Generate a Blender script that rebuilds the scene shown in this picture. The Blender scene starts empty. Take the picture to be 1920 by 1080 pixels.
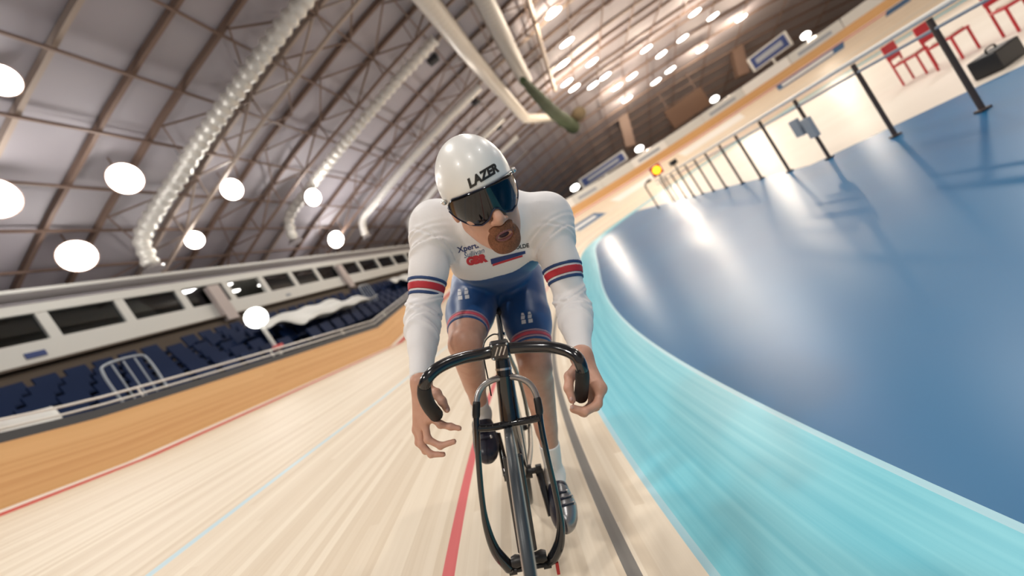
import bpy, math, random
import numpy as np
from mathutils import Vector, Matrix
from mathutils.bvhtree import BVHTree
random.seed(7); np.random.seed(7)
RES = 0.0042                      # grid step of the sculpted figure
scene = bpy.context.scene
COL = scene.collection
PI = math.pi
R = math.radians
V = lambda *a: np.array(a, float)

# ------------------------------------------------------------------ helpers
def link(o):
    COL.objects.link(o); return o
def tag(o, label=None, cat=None, group=None, kind=None):
    if label: o['label'] = label
    if cat: o['category'] = cat
    if group: o['group'] = group
    if kind: o['kind'] = kind
    return o
def empty(name, loc=(0, 0, 0), rz=0, M=None):
    o = bpy.data.objects.new(name, None)
    o.empty_display_size = .1
    if M is not None: o.matrix_world = M
    else:
        o.location = loc; o.rotation_euler = (0, 0, rz)
    return link(o)
def thing(name, label, cat, loc=(0, 0, 0), rz=0, group=None, M=None):
    return tag(empty(name, loc, rz, M), label, cat, group)
def copy_tree(o, parent=None):
    c = o.copy(); COL.objects.link(c); c.parent = parent
    for ch in list(o.children): copy_tree(ch, c)
    return c

class MB:
    """collects vertices and faces of one mesh"""
    def __init__(s): s.v = []; s.f = []; s.m = []; s.uv = None
    def add(s, v, f, m=0):
        b = len(s.v); s.v += [tuple(map(float, q)) for q in v]
        s.f += [tuple(b + i for i in q) for q in f]; s.m += [m] * len(f); return s
    def box(s, c, size, ax=None, m=0):
        c = np.array(c, float); h = np.array(size, float) / 2
        ax = np.eye(3) if ax is None else np.array(ax, float)
        vs = [c + sx * h[0] * ax[0] + sy * h[1] * ax[1] + sz * h[2] * ax[2] for sx in (-1, 1) for sy in (-1, 1) for sz in (-1, 1)]
        return s.add(vs, [(0, 1, 3, 2), (4, 6, 7, 5), (0, 4, 5, 1), (2, 3, 7, 6), (0, 2, 6, 4), (1, 5, 7, 3)], m)
    def beam(s, a, b, w, h, up=(0, 0, 1), m=0):
        a = np.array(a, float); b = np.array(b, float); d = b - a; L = np.linalg.norm(d); d /= L
        up = np.array(up, float)
        if abs(up @ d) > .95: up = V(1, 0, 0)
        x = np.cross(d, up); x /= np.linalg.norm(x); z = np.cross(x, d)
        return s.box((a + b) / 2, (w, L, h), (x, d, z), m)
    def tube(s, pts, r, n=10, cap=True, flat=1.0, upv=None, m=0, closed=False):
        pts = np.array(pts, float); N = len(pts); r = np.broadcast_to(np.array(r, float), (N,))
        if closed: t = np.roll(pts, -1, 0) - np.roll(pts, 1, 0)
        else: t = np.gradient(pts, axis=0)
        t /= np.linalg.norm(t, axis=1)[:, None] + 1e-12
        u = np.array(upv if upv is not None else (0, 0, 1), float)
        if abs(u @ t[0]) > .9: u = V(1, 0, 0) if abs(t[0][0]) < .9 else V(0, 1, 0)
        vs = []
        for i in range(N):
            u = u - t[i] * (u @ t[i]); u /= np.linalg.norm(u); w = np.cross(t[i], u)
            for k in range(n):
                a = 2 * PI * k / n
                vs.append(pts[i] + r[i] * (math.cos(a) * u * flat + math.sin(a) * w))
        fs = []
        for i in range(N if closed else N - 1):
            j = (i + 1) % N
            for k in range(n):
                k2 = (k + 1) % n; fs.append((i * n + k, i * n + k2, j * n + k2, j * n + k))
        if cap and not closed:
            fs.append(tuple(range(n - 1, -1, -1))); fs.append(tuple((N - 1) * n + k for k in range(n)))
        return s.add(vs, fs, m)
    def lathe(s, prof, c, ax, n=24, m=0, capped=False):
        """prof: list of (radius, height) about axis ax through c"""
        ax = np.array(ax, float); ax /= np.linalg.norm(ax)
        u = np.cross(ax, V(0, 0, 1) if abs(ax[2]) < .9 else V(1, 0, 0)); u /= np.linalg.norm(u); w = np.cross(ax, u)
        c = np.array(c, float); vs = []
        for r_, h in prof:
            for k in range(n):
                a = 2 * PI * k / n; vs.append(c + ax * h + r_ * (math.cos(a) * u + math.sin(a) * w))
        fs = [(i * n + k, i * n + (k + 1) % n, (i + 1) * n + (k + 1) % n, (i + 1) * n + k) for i in range(len(prof) - 1) for k in range(n)]
        if capped:
            fs.append(tuple(range(n - 1, -1, -1))); fs.append(tuple((len(prof) - 1) * n + k for k in range(n)))
        return s.add(vs, fs, m)
    def ball(s, c, r, n=12, m=0, ax=None):
        c = np.array(c, float); r = np.broadcast_to(np.array(r, float), (3,)); ax = np.eye(3) if ax is None else ax
        vs = []; h = n // 2 + 1
        for i in range(h):
            p = PI * i / (h - 1)
            for k in range(n):
                a = 2 * PI * k / n
                q = V(math.sin(p) * math.cos(a) * r[0], math.sin(p) * math.sin(a) * r[1], math.cos(p) * r[2])
                vs.append(c + q[0] * ax[0] + q[1] * ax[1] + q[2] * ax[2])
        return s.add(vs, [(i * n + k, (i + 1) * n + k, (i + 1) * n + (k + 1) % n, i * n + (k + 1) % n) for i in range(h - 1) for k in range(n)], m)
    def grid(s, P, m=None, flip=False):
        """P: (a,b,3) array of points"""
        a, b, _ = P.shape; base = len(s.v); s.v += [tuple(map(float, q)) for q in P.reshape(-1, 3)]
        for i in range(a - 1):
            for j in range(b - 1):
                q = (i * b + j, i * b + j + 1, (i + 1) * b + j + 1, (i + 1) * b + j)
                if flip: q = q[::-1]
                s.f.append(tuple(base + k for k in q)); s.m.append(0 if m is None else m[j])
        return s
    def build(s, name, mats, parent=None, smooth=True, angle=40, kind=None, bevel=0):
        me = bpy.data.meshes.new(name); me.from_pydata(s.v, [], s.f)
        if not isinstance(mats, (list, tuple)): mats = [mats]
        for q in mats: me.materials.append(q)
        me.polygons.foreach_set('material_index', s.m)
        if s.uv is not None:
            lay = me.uv_layers.new(name='UVMap'); li = np.zeros(len(me.loops), int); me.loops.foreach_get('vertex_index', li)
            lay.data.foreach_set('uv', np.array(s.uv, float)[li].ravel())
        me.validate(); me.update()
        if smooth:
            me.polygons.foreach_set('use_smooth', [True] * len(me.polygons))
            try: me.set_sharp_from_angle(angle=R(angle))
            except Exception: pass
        o = link(bpy.data.objects.new(name, me))
        if parent is not None: o.parent = parent
        if bevel:
            b = o.modifiers.new('bevel', 'BEVEL'); b.width = bevel; b.segments = 2; b.limit_method = 'ANGLE'
        if kind: o['kind'] = kind
        return o
def mesh_obj(name, verts, faces, mat, parent=None, smooth=True):
    me = bpy.data.meshes.new(name); me.from_pydata([tuple(map(float, v)) for v in verts], [], [tuple(map(int, f)) for f in faces])
    me.materials.append(mat); me.update()
    if smooth: me.polygons.foreach_set('use_smooth', [True] * len(me.polygons))
    o = link(bpy.data.objects.new(name, me))
    if parent is not None: o.parent = parent
    return o
def crom(pts, k=8):
    """Catmull-Rom through points (any number of columns)"""
    P = np.array(pts, float); P = np.vstack([2 * P[0] - P[1], P, 2 * P[-1] - P[-2]]); out = []
    for i in range(1, len(P) - 2):
        for t in np.linspace(0, 1, k, endpoint=False):
            a, b, c, d = P[i - 1:i + 3]
            out.append(.5 * ((2 * b) + (c - a) * t + (2 * a - 5 * b + 4 * c - d) * t ** 2 + (3 * b - a - 3 * c + d) * t ** 3))
    out.append(P[-2]); return np.array(out)

# ------------------------------------------------------------------ materials
def mat(name, col, rough=.5, metal=0, spec=.5, noise=None, bump=None, sheen=0, coat=0, sss=0, emis=None, alpha=None):
    m = bpy.data.materials.new(name); m.use_nodes = True; nt = m.node_tree; b = nt.nodes['Principled BSDF']
    b.inputs['Base Color'].default_value = (*col, 1); b.inputs['Roughness'].default_value = rough; b.inputs['Metallic'].default_value = metal
    b.inputs['Specular IOR Level'].default_value = spec
    b.inputs['Sheen Weight'].default_value = sheen; b.inputs['Coat Weight'].default_value = coat
    if sss:
        b.inputs['Subsurface Weight'].default_value = sss; b.inputs['Subsurface Radius'].default_value = (.012, .005, .003); b.inputs['Subsurface Scale'].default_value = 1
    if emis:
        b.inputs['Emission Color'].default_value = (*emis[0], 1); b.inputs['Emission Strength'].default_value = emis[1]
    if noise or bump:
        tc = nt.nodes.new('ShaderNodeTexCoord')
    if noise:
        sc, col2, amt = noise[:3]
        n = nt.nodes.new('ShaderNodeTexNoise'); n.inputs['Scale'].default_value = sc; n.inputs['Detail'].default_value = 4
        nt.links.new(tc.outputs['Object'], n.inputs['Vector'])
        r = nt.nodes.new('ShaderNodeValToRGB'); r.color_ramp.elements[0].position = .5 - amt; r.color_ramp.elements[1].position = .5 + amt
        r.color_ramp.elements[0].color = (*col, 1); r.color_ramp.elements[1].color = (*col2, 1)
        nt.links.new(n.outputs['Fac'], r.inputs['Fac']); nt.links.new(r.outputs['Color'], b.inputs['Base Color'])
    if bump:
        n = nt.nodes.new('ShaderNodeTexNoise'); n.inputs['Scale'].default_value = bump[0]; n.inputs['Detail'].default_value = 3
        nt.links.new(tc.outputs['Object'], n.inputs['Vector'])
        bp = nt.nodes.new('ShaderNodeBump'); bp.inputs['Strength'].default_value = bump[1]; bp.inputs['Distance'].default_value = bump[2]
        nt.links.new(n.outputs['Fac'], bp.inputs['Height']); nt.links.new(bp.outputs['Normal'], b.inputs['Normal'])
    return m
def wood_mat(name, c1, c2, plank, rough, coat=0.0, stretch=.35, uvscale=(1, 1)):
    """long narrow boards running along v of the UV map (metres)"""
    m = bpy.data.materials.new(name); m.use_nodes = True; nt = m.node_tree; b = nt.nodes['Principled BSDF']; N = nt.nodes.new; L = nt.links.new
    uv = N('ShaderNodeUVMap'); sep = N('ShaderNodeSeparateXYZ'); L(uv.outputs['UV'], sep.inputs[0])
    fl = N('ShaderNodeMath'); fl.operation = 'SNAP'; fl.inputs[1].default_value = plank; L(sep.outputs['X'], fl.inputs[0])
    wn0 = N('ShaderNodeTexWhiteNoise'); wn0.noise_dimensions = '1D'; L(fl.outputs[0], wn0.inputs['W'])
    off = N('ShaderNodeMath'); off.operation = 'MULTIPLY_ADD'; L(wn0.outputs['Value'], off.inputs[0]); off.inputs[1].default_value = 5.0; L(sep.outputs['Y'], off.inputs[2])
    fl2 = N('ShaderNodeMath'); fl2.operation = 'SNAP'; fl2.inputs[1].default_value = 5.2; L(off.outputs[0], fl2.inputs[0])
    cb = N('ShaderNodeCombineXYZ'); L(fl.outputs[0], cb.inputs[0]); L(fl2.outputs[0], cb.inputs[1])
    wn = N('ShaderNodeTexWhiteNoise'); wn.noise_dimensions = '2D'; L(cb.outputs[0], wn.inputs['Vector'])
    mp = N('ShaderNodeMapping'); mp.inputs['Scale'].default_value = (70, stretch * 4, 1); L(uv.outputs['UV'], mp.inputs['Vector'])
    ns = N('ShaderNodeTexNoise'); ns.inputs['Scale'].default_value = 1; ns.inputs['Detail'].default_value = 4; L(mp.outputs[0], ns.inputs['Vector'])
    mix = N('ShaderNodeMath'); mix.operation = 'MULTIPLY_ADD'; L(wn.outputs['Value'], mix.inputs[0]); mix.inputs[1].default_value = .55
    sc = N('ShaderNodeMath'); sc.operation = 'MULTIPLY'; L(ns.outputs['Fac'], sc.inputs[0]); sc.inputs[1].default_value = .45; L(sc.outputs[0], mix.inputs[2])
    rp = N('ShaderNodeValToRGB'); rp.color_ramp.elements[0].color = (*c1, 1); rp.color_ramp.elements[1].color = (*c2, 1)
    rp.color_ramp.elements[0].position = .12; rp.color_ramp.elements[1].position = .85
    L(mix.outputs[0], rp.inputs['Fac']); L(rp.outputs['Color'], b.inputs['Base Color'])
    b.inputs['Roughness'].default_value = rough; b.inputs['Coat Weight'].default_value = coat; b.inputs['Coat Roughness'].default_value = .25
    return m
def paint_mat(name, c1, c2, rough, coat=0):
    """painted boards: faint streaks along v of the UV map"""
    m = bpy.data.materials.new(name); m.use_nodes = True; nt = m.node_tree; b = nt.nodes['Principled BSDF']; N = nt.nodes.new; L = nt.links.new
    uv = N('ShaderNodeUVMap'); mp = N('ShaderNodeMapping'); mp.inputs['Scale'].default_value = (26, .35, 1); L(uv.outputs['UV'], mp.inputs['Vector'])
    ns = N('ShaderNodeTexNoise'); ns.inputs['Scale'].default_value = 1; ns.inputs['Detail'].default_value = 5; L(mp.outputs[0], ns.inputs['Vector'])
    rp = N('ShaderNodeValToRGB'); rp.color_ramp.elements[0].color = (*c1, 1); rp.color_ramp.elements[1].color = (*c2, 1)
    rp.color_ramp.elements[0].position = .3; rp.color_ramp.elements[1].position = .7
    L(ns.outputs['Fac'], rp.inputs['Fac']); L(rp.outputs['Color'], b.inputs['Base Color'])
    b.inputs['Roughness'].default_value = rough; b.inputs['Coat Weight'].default_value = coat; b.inputs['Coat Roughness'].default_value = .2
    return m
def emit(name, col, s):
    m = bpy.data.materials.new(name); m.use_nodes = True; nt = m.node_tree; nt.nodes.remove(nt.nodes['Principled BSDF'])
    e = nt.nodes.new('ShaderNodeEmission'); e.inputs[0].default_value = (*col, 1); e.inputs[1].default_value = s
    nt.links.new(e.outputs[0], nt.nodes['Material Output'].inputs[0]); return m
def glass(name, tint, rough=.03, f=.5):
    """thin tinted pane: see-through tint plus a mirror-like surface"""
    m = bpy.data.materials.new(name); m.use_nodes = True; nt = m.node_tree; nt.nodes.remove(nt.nodes['Principled BSDF']); N = nt.nodes.new; L = nt.links.new
    t = N('ShaderNodeBsdfTransparent'); t.inputs[0].default_value = (*tint, 1)
    g = N('ShaderNodeBsdfGlossy'); g.inputs['Roughness'].default_value = rough; g.inputs[0].default_value = (.9, .93, 1, 1)
    fr = N('ShaderNodeFresnel'); fr.inputs[0].default_value = 1.45
    ad = N('ShaderNodeMath'); ad.operation = 'MULTIPLY_ADD'; L(fr.outputs[0], ad.inputs[0]); ad.inputs[1].default_value = 1.0; ad.inputs[2].default_value = f; ad.use_clamp = True
    mx = N('ShaderNodeMixShader'); L(ad.outputs[0], mx.inputs[0]); L(t.outputs[0], mx.inputs[1]); L(g.outputs[0], mx.inputs[2])
    L(mx.outputs[0], nt.nodes['Material Output'].inputs[0]); return m
M = {}
M['track'] = wood_mat('track_boards', (.62, .51, .38), (.78, .69, .56), .045, .55, .0)
M['skirt'] = wood_mat('skirt_boards', (.58, .31, .11), (.70, .42, .18), .03, .5, .0)
M['red'] = paint_mat('red_line', (.52, .04, .06), (.58, .06, .08), .4)
M['redpale'] = paint_mat('red_sprint_line', (.58, .10, .11), (.66, .14, .14), .4)
M['blackline'] = paint_mat('black_line', (.09, .085, .08), (.14, .13, .12), .45)
M['blueline'] = paint_mat('blue_line', (.42, .57, .64), (.50, .64, .70), .45)
M['whiteline'] = paint_mat('white_line', (.8, .78, .74), (.84, .82, .78), .45)
M['cyan'] = paint_mat('cyan_boards', (.06, .42, .55), (.17, .57, .67), .36, .0)
M['skyline'] = paint_mat('pale_blue_edge', (.30, .56, .66), (.38, .62, .7), .4)
M['bluefloor'] = mat('blue_floor', (.002, .105, .26), .34, noise=(.35, (.005, .145, .32), .25), spec=.36)
M['creamfloor'] = mat('cream_floor', (.70, .62, .53), .45, noise=(.5, (.78, .71, .62), .3), spec=.3)
M['white'] = mat('white_paint', (.78, .77, .74), .5)
M['offwhite'] = mat('offwhite_panel', (.62, .62, .59), .5)
M['cream'] = mat('cream_paint', (.72, .66, .55), .5)
M['darkband'] = mat('dark_rubber', (.035, .038, .045), .6)
M['brown'] = mat('brown_panel', (.09, .045, .025), .6)
M['soffit'] = mat('brown_soffit', (.10, .075, .055), .7)
M['roof'] = mat('roof_sheet', (.35, .32, .355), .75, noise=(.25, (.40, .375, .40), .25))
M['steel'] = mat('brown_steel', (.20, .13, .10), .55)
M['tan'] = mat('tan_steel', (.40, .32, .27), .5)
M['duct'] = mat('pale_duct', (.60, .55, .49), .45)
M['ductbright'] = mat('bright_duct', (.80, .77, .72), .35, metal=.25)
M['duct2'] = mat('grey_duct', (.36, .34, .32), .5)
M['green'] = mat('green_cloth', (.012, .024, .005), .9, noise=(3, (.020, .034, .008), .2))
M['black'] = mat('black_plastic', (.012, .012, .014), .4)
M['navyseat'] = mat('navy_plastic', (.003, .014, .055), .6, spec=.15)
M['standfloor'] = mat('stand_concrete', (.028, .034, .055), .7)
M['galwall'] = mat('gallery_wall', (.30, .28, .26), .7)
M['pane'] = glass('gallery_glass', (.35, .38, .37), .02, .02)
M['lamp'] = emit('lamp_glow', (1, .97, .90), 8)
M['lampwarm'] = emit('lamp_warm', (1, .92, .78), 9)
M['flood'] = emit('flood_glow', (1, .98, .93), 22)
M['tube'] = emit('tube_glow', (1, .97, .9), 6)
M['orange'] = emit('orange_glow', (1, .42, .02), 3.2)
M['redplastic'] = mat('red_plastic', (.50, .02, .03), .4)
M['navy'] = mat('navy_print', (.015, .04, .17), .5)
M['signblue'] = mat('sign_blue', (.03, .12, .26), .5)
M['signwhite'] = mat('sign_white', (.80, .80, .77), .5)
M['greyprint'] = mat('grey_print', (.30, .33, .38), .5)
M['brownpost'] = mat('brown_post', (.07, .05, .045), .4)
M['railsteel'] = mat('rail_white', (.78, .76, .72), .3)
M['bluegrey'] = mat('blue_grey_metal', (.34, .38, .43), .4)
# rider and bicycle
M['skin'] = mat('skin', (.54, .285, .20), .45, noise=(30, (.62, .36, .265), .25), sss=.12, bump=(160, .12, .002))
M['jersey'] = mat('white_lycra', (.80, .785, .79), .55, sheen=.2, bump=(15, .4, .008))
M['shorts'] = mat('blue_lycra', (.006, .065, .22), .40, sheen=.25, bump=(18, .1, .004))
M['stripe_red'] = mat('red_print', (.50, .025, .04), .55)
M['stripe_navy'] = mat('navy_stripe', (.02, .055, .17), .55)
M['stripe_pink'] = mat('pink_hem', (.62, .09, .13), .55)
M['hem_pale'] = mat('pale_hem', (.45, .30, .36), .55)
M['print'] = mat('pale_print', (.72, .72, .74), .5)
M['helmet'] = mat('white_helmet', (.82, .82, .80), .34, coat=.15)
M['visor'] = glass('visor_tint', (.13, .10, .12), .08, .02)
M['visoredge'] = mat('visor_edge', (.012, .018, .05), .3)
M['beard'] = mat('ginger_beard', (.15, .055, .025), .75, noise=(220, (.27, .105, .05), .2), bump=(350, .7, .003))
M['lip'] = mat('lips', (.30, .11, .11), .5)
M['mouth'] = mat('mouth_inside', (.05, .012, .02), .5)
M['eye'] = mat('eye_white', (.75, .72, .70), .2)
M['iris'] = mat('eye_iris', (.06, .08, .10), .2)
M['nail'] = mat('nail', (.66, .42, .36), .3)
M['hair'] = mat('brown_hair', (.10, .045, .02), .7)
M['carbon'] = mat('black_carbon', (.010, .010, .012), .18, coat=.6)
M['satin'] = mat('satin_black', (.016, .015, .015), .4)
M['grip'] = mat('rubber_grip', (.012, .011, .011), .6)
M['silver'] = mat('silver_metal', (.62, .60, .58), .22, metal=.9)
M['fork_silver'] = mat('fork_silver', (.36, .34, .33), .28, metal=.7)
M['tyre'] = mat('tyre_rubber', (.045, .055, .065), .35)
M['rimside'] = mat('rim_side', (.60, .52, .46), .3, metal=.3)
M['disc'] = mat('disc_wheel', (.02, .02, .022), .3, coat=.3)
M['frame_sand'] = mat('frame_sand', (.42, .36, .30), .35, metal=.3)
M['sock'] = mat('white_sock', (.80, .78, .76), .7, bump=(220, .2, .002))
M['shoe'] = mat('shoe_navy', (.012, .014, .03), .35)
M['shoesilver'] = mat('shoe_silver', (.30, .30, .31), .3, metal=.7)
M['sole'] = mat('shoe_sole', (.010, .010, .010), .5)
M['bluenut'] = mat('blue_alloy', (.05, .16, .32), .3, metal=.6)
M['redlamp'] = mat('red_clip', (.5, .02, .02), .4)

# ------------------------------------------------------------------ camera
HC = 1.2549                       # camera height above the infield floor
CAM = V(0, 0, HC)
RW = np.array([[0.8209790747326324, 0.5256153406951373, 0.22298401843424892],
               [0.16991431960001133, 0.14793227780812646, -0.9742921354385268],
               [-0.5450894264669017, 0.8377616336455341, 0.03213973157246401]])
FPX = 783.6087
cd = bpy.data.cameras.new('camera'); cam = link(bpy.data.objects.new('camera', cd))
cam.matrix_world = Matrix([[*RW[0], 0], [*RW[1], 0], [*RW[2], HC], [0, 0, 0, 1]])
cd.sensor_width = 36; cd.sensor_fit = 'HORIZONTAL'; cd.lens = FPX / 1920 * 36; cd.clip_start = .05; cd.clip_end = 300
cd.dof.use_dof = True; cd.dof.focus_distance = 1.18; cd.dof.aperture_fstop = 1.3
scene.camera = cam
def ray(x, y): return RW @ V((x - 960) / FPX, (540 - y) / FPX, -1)
def onx(x, y, X): d = ray(x, y); return CAM + d * (X / d[0])
def ony(x, y, Y): d = ray(x, y); return CAM + d * (Y / d[1])
def onz(x, y, Z): d = ray(x, y); return CAM + d * ((Z - HC) / d[2])

# ------------------------------------------------------------------ track
KS = [0, 4, 8, 12, 18, 26, 40]; KV = [0.046736, 0.042567, 0.019981, -0.002961, 0.002767, 0.045134, 0.065746]
BS = [0, 5, 12, 20, 35]; BV = [23.2401, 16.3888, 11.0207, 20.7214, 21.657]
H0 = 1.154156; TH0 = R(-18.388057); X0 = .114771; CC = R(.293611); BC = R(7.85337); WC = .737234; DF = 6.175679; HF = .716731
SS = np.arange(-7, 66, .25)
_f = np.arange(-7, 66, .05); _k = np.interp(_f, KS, KV); _th = TH0 + np.cumsum(_k) * .05; _i0 = np.argmin(abs(_f)); _th -= _th[_i0] - TH0
_x = np.cumsum(np.sin(_th)) * .05; _y = np.cumsum(np.cos(_th)) * .05; _x -= _x[_i0] - X0; _y -= _y[_i0]
def track(s, d, z=0.0, band=False):
    s = np.asarray(s, float); d = np.asarray(d, float)
    th = np.interp(s, _f, _th); x = np.interp(s, _f, _x); y = np.interp(s, _f, _y)
    b = np.full(s.shape, BC) if band else R(1) * np.interp(s, BS, BV) + CC * d / 2
    return np.stack([x - np.cos(th) * np.cos(b) * d, y + np.sin(th) * np.cos(b) * d, HC - H0 + np.sin(b) * d + z + 0 * x], -1)
def strip(cols, mats_i, band=False, z=0.0, zs=None, s=SS):
    mb = MB(); P = np.stack([track(s, np.full(s.shape, c), (z if zs is None else zs[i]), band) for i, c in enumerate(cols)], 1)
    mb.grid(P, mats_i)
    acc = [0.0]
    for i in range(1, len(cols)): acc.append(acc[-1] + abs(cols[i] - cols[i - 1]) + (abs(zs[i] - zs[i - 1]) if zs is not None else 0))
    mb.uv = [(acc[j] + cols[0], s[i]) for i in range(len(s)) for j in range(len(cols))]
    return mb
cols = [0, .195, .245, .5, .855, .905, 1.4, 1.9, 2.445, 2.495, 3.2, 4, 4.8, 5.4, 5.74, 5.97, 6.07, DF]
mi = [0, 1, 0, 0, 2, 0, 0, 0, 3, 0, 0, 0, 0, 0, 4, 5, 5]
strip(cols, mi).build('floor_track', [M['track'], M['blackline'], M['redpale'], M['blueline'], M['red'], M['whiteline']], kind='structure')
strip([-WC, -WC + .03, -.5, -.25, -.03, 0], [1, 0, 0, 0, 1], band=True).build('floor_band', [M['cyan'], M['skyline']], kind='structure')
# vertical wooden skirt round the top of the banking (a board with real thickness)
mb = strip([DF, DF, DF + .06, DF + .06], [0, 0, 0], zs=[0, HF, HF, -.3]); mb.build('wall_skirt', M['skirt'], kind='structure', angle=30)
# infield floor
mb = MB(); mb.add([(-40, -16, -.004), (9, -16, -.004), (9, 2, -.004), (6.2, 5.2, -.004), (3.72, 8.2, -.004), (3.72, 80, -.004), (-40, 80, -.004)], [(0, 1, 2, 3, 4, 5, 6)]); mb.build('floor_infield', M['bluefloor'], kind='structure', smooth=False)
mb = MB(); mb.add([(9, -16, -.003), (48, -16, -.003), (48, 80, -.003), (3.72, 80, -.003), (3.72, 8.2, -.003), (6.2, 5.2, -.003), (9, 2, -.003)], [(0, 1, 2, 3, 4, 5, 6)]); mb.build('floor_inner', M['creamfloor'], kind='structure', smooth=False)

# ------------------------------------------------------------------ near fence: dark kerb and white rails above the skirt
def skirt_line(dz, dd=0.0, s0=-6, s1=24, st=.4):
    s = np.arange(s0, s1, st); return track(s, np.full(s.shape, DF + .03 + dd), HF + dz)
fence = thing('perimeter_railing', 'long white twin-rail fence on a dark kerb above the orange boards at left', 'railing', tuple(track(8., DF)))
T0 = -np.array(fence.location)
def rel(P): return np.asarray(P) + T0
s = np.arange(-6, 24, .5); a = rel(track(s, np.full(s.shape, DF), HF)); 
mb = MB(); mb.grid(np.stack([a, a + V(0, 0, .12), a + V(-.06, 0, .12), a + V(-.06, 0, 0)], 1)); mb.build('kerb', M['darkband'], fence)
MB().tube(rel(skirt_line(.165)), .016, 8).build('lower_rail', M['railsteel'], fence)
MB().tube(rel(skirt_line(.275)), .018, 8).build('top_rail', M['railsteel'], fence)
for q in np.arange(-4, 24, 2.4):
    b0 = rel(track(q, DF + .03, HF)); MB().tube([b0 + V(0, 0, .10), b0 + V(0, 0, .275)], .014, 8).build('post', M['railsteel'], fence)
# far white fence panels above the banking
fw = thing('perimeter_barrier', 'white panelled barrier running along the top of the far banking', 'barrier', tuple(track(44., DF)))
T0 = -np.array(fw.location)
for k, q in enumerate(np.arange(24.5, 65, 3.0)):
    s = np.linspace(q, q + 2.96, 7); a = rel(track(s, np.full(s.shape, DF), HF + .006)); o_ = rel(track(s, np.full(s.shape, DF + .05), HF + .006))
    h = V(0, 0, .85)
    mb = MB(); mb.grid(np.stack([a, a + h, o_ + h, o_, a], 1)); mb.build('panel', M['offwhite'] if k % 3 else M['white'], fw, smooth=False)
    if k % 2 == 0:
        s = np.linspace(q + .5, q + 2.4, 5); a = rel(track(s, np.full(s.shape, DF - .012), HF)); mb = MB()
        mb.grid(np.stack([a + V(0, 0, .25), a + V(0, 0, .52)], 1)); mb.build('lettering', M['greyprint'], fw, smooth=False)

# sponsor panels painted on the far banking, just proud of the boards
def bank_panel(s0, s1, d0, d1, shear, mats, label, inner=None, cat='advert'):
    t = thing('track_advert', label, cat, tuple(track((s0 + s1) / 2, (d0 + d1) / 2)))
    c = np.array(t.location)
    def patch(a0, a1, e0, e1, z):
        mb = MB(); u = np.linspace(a0, a1, 12); w = np.linspace(e0, e1, 4)
        Pm = np.stack([track(u + shear * (q - d0), np.full(u.shape, q), z) for q in w], 1) - c
        mb.grid(Pm, flip=False); return mb
    patch(s0, s1, d0, d1, .006).build('border' if inner else 'face', mats[0], t)
    if inner:
        patch(*inner, .012).build('face', mats[1], t)
    return t
bank_panel(31.7, 35.6, 2.6, 4.1, .2, [M['signblue'], M['signwhite']], 'blue bordered advert painted on the far banking beside the rider shoulder', (31.2, 35.0, 3.1, 3.6))
bank_panel(38.0, 42.8, 3.2, 4.6, .2, [M['signwhite']], 'plain white advert on the banking below the orange signal lamp')
bank_panel(45.3, 50.3, 3.7, 5.2, .1, [M['signwhite']], 'plain white advert on the banking right of the orange signal lamp')
bank_panel(53.0, 57.0, 4.5, 5.8, .1, [M['signblue'], M['signwhite']], 'blue bordered advert high on the banking above the nearest railing posts', (53.3, 56.4, 4.85, 5.45))
bank_panel(59.2, 60.4, 5.0, 6.0, .1, [M['signblue']], 'small blue advert on the banking at the top edge of the picture')

# lamps standing along the far fence
for (q, lab) in ((37.3, 'white lamp on the far barrier nearest the rider shoulder'), (43.6, 'white lamp on the far barrier above the orange signal lamp'),
                 (49.8, 'white lamp on the far barrier beside the dark brown scoreboard'), (55.8, 'white lamp on the far barrier furthest right of the four')):
    b0 = track(q, DF + .03, HF + .85); t = thing('fence_lamp', lab, 'lamp', tuple(b0), group='lamps along the far barrier')
    MB().tube([(0, 0, .03), (0, 0, .35)], .03, 8).build('stem', M['offwhite'], t)
    MB().ball((0, 0, .55), (.42, .16, .26), 16).build('globe', M['lamp'], t)
    MB().box((0, .16, .55), (.7, .06, .4)).build('housing', M['offwhite'], t, bevel=.02)

# ------------------------------------------------------------------ railing round the infield
rl = thing('infield_railing', 'white-topped railing with dark posts along the blue infield floor', 'railing', (3.72, 10, 0))
T0 = -np.array(rl.location)
post_y = [2.9, 4.1, 5.3, 6.51, 7.74, 8.8, 10.08, 11.2, 12.43, 13.58, 14.77, 15.95, 17.1, 18.3, 19.5]
def rx(y): return 3.97 if y < 7 else (3.80 if y < 8 else 3.66)
for y in post_y:
    mb = MB(); x_ = np.interp(y, [0, 6.51, 7.74, 8.8, 30], [4.1, 3.97, 3.8, 3.66, 3.72]); b0 = V(x_, y, 0) + T0
    mb.tube([b0, b0 + V(0, 0, 1.1)], .028, 10)
    mb.build('post', M['brownpost'], rl)
    MB().box(b0 + V(0, 0, .012), (.10, .10, .024)).build('foot_plate', M['brownpost'], rl, bevel=.004)
ys = np.arange(1.5, 20.6, .5); xs = np.interp(ys, [0, 6.51, 7.74, 8.8, 30], [4.1, 3.97, 3.8, 3.66, 3.72])
MB().tube(np.stack([xs, ys, 0 * ys + 1.14], 1) + T0, .030, 10).build('top_rail', M['railsteel'], rl)
MB().tube(np.stack([xs, ys, 0 * ys + .98], 1) + T0, .018, 8).build('mid_rail', M['bluegrey'], rl)
# small control box hung on the second post
t = thing('control_box', 'grey box fixed on a railing post halfway up', 'box', (3.735, 7.74, .62))
MB().box((-.02, -.16, -.02), (.06, .22, .34)).build('panel', M['bluegrey'], t, bevel=.01)
MB().box((-.02, .17, .06), (.06, .24, .30)).build('panel', M['bluegrey'], t, bevel=.01)
MB().box((.020, 0, 0), (.03, .2, .08)).build('bracket', M['black'], t)
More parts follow.
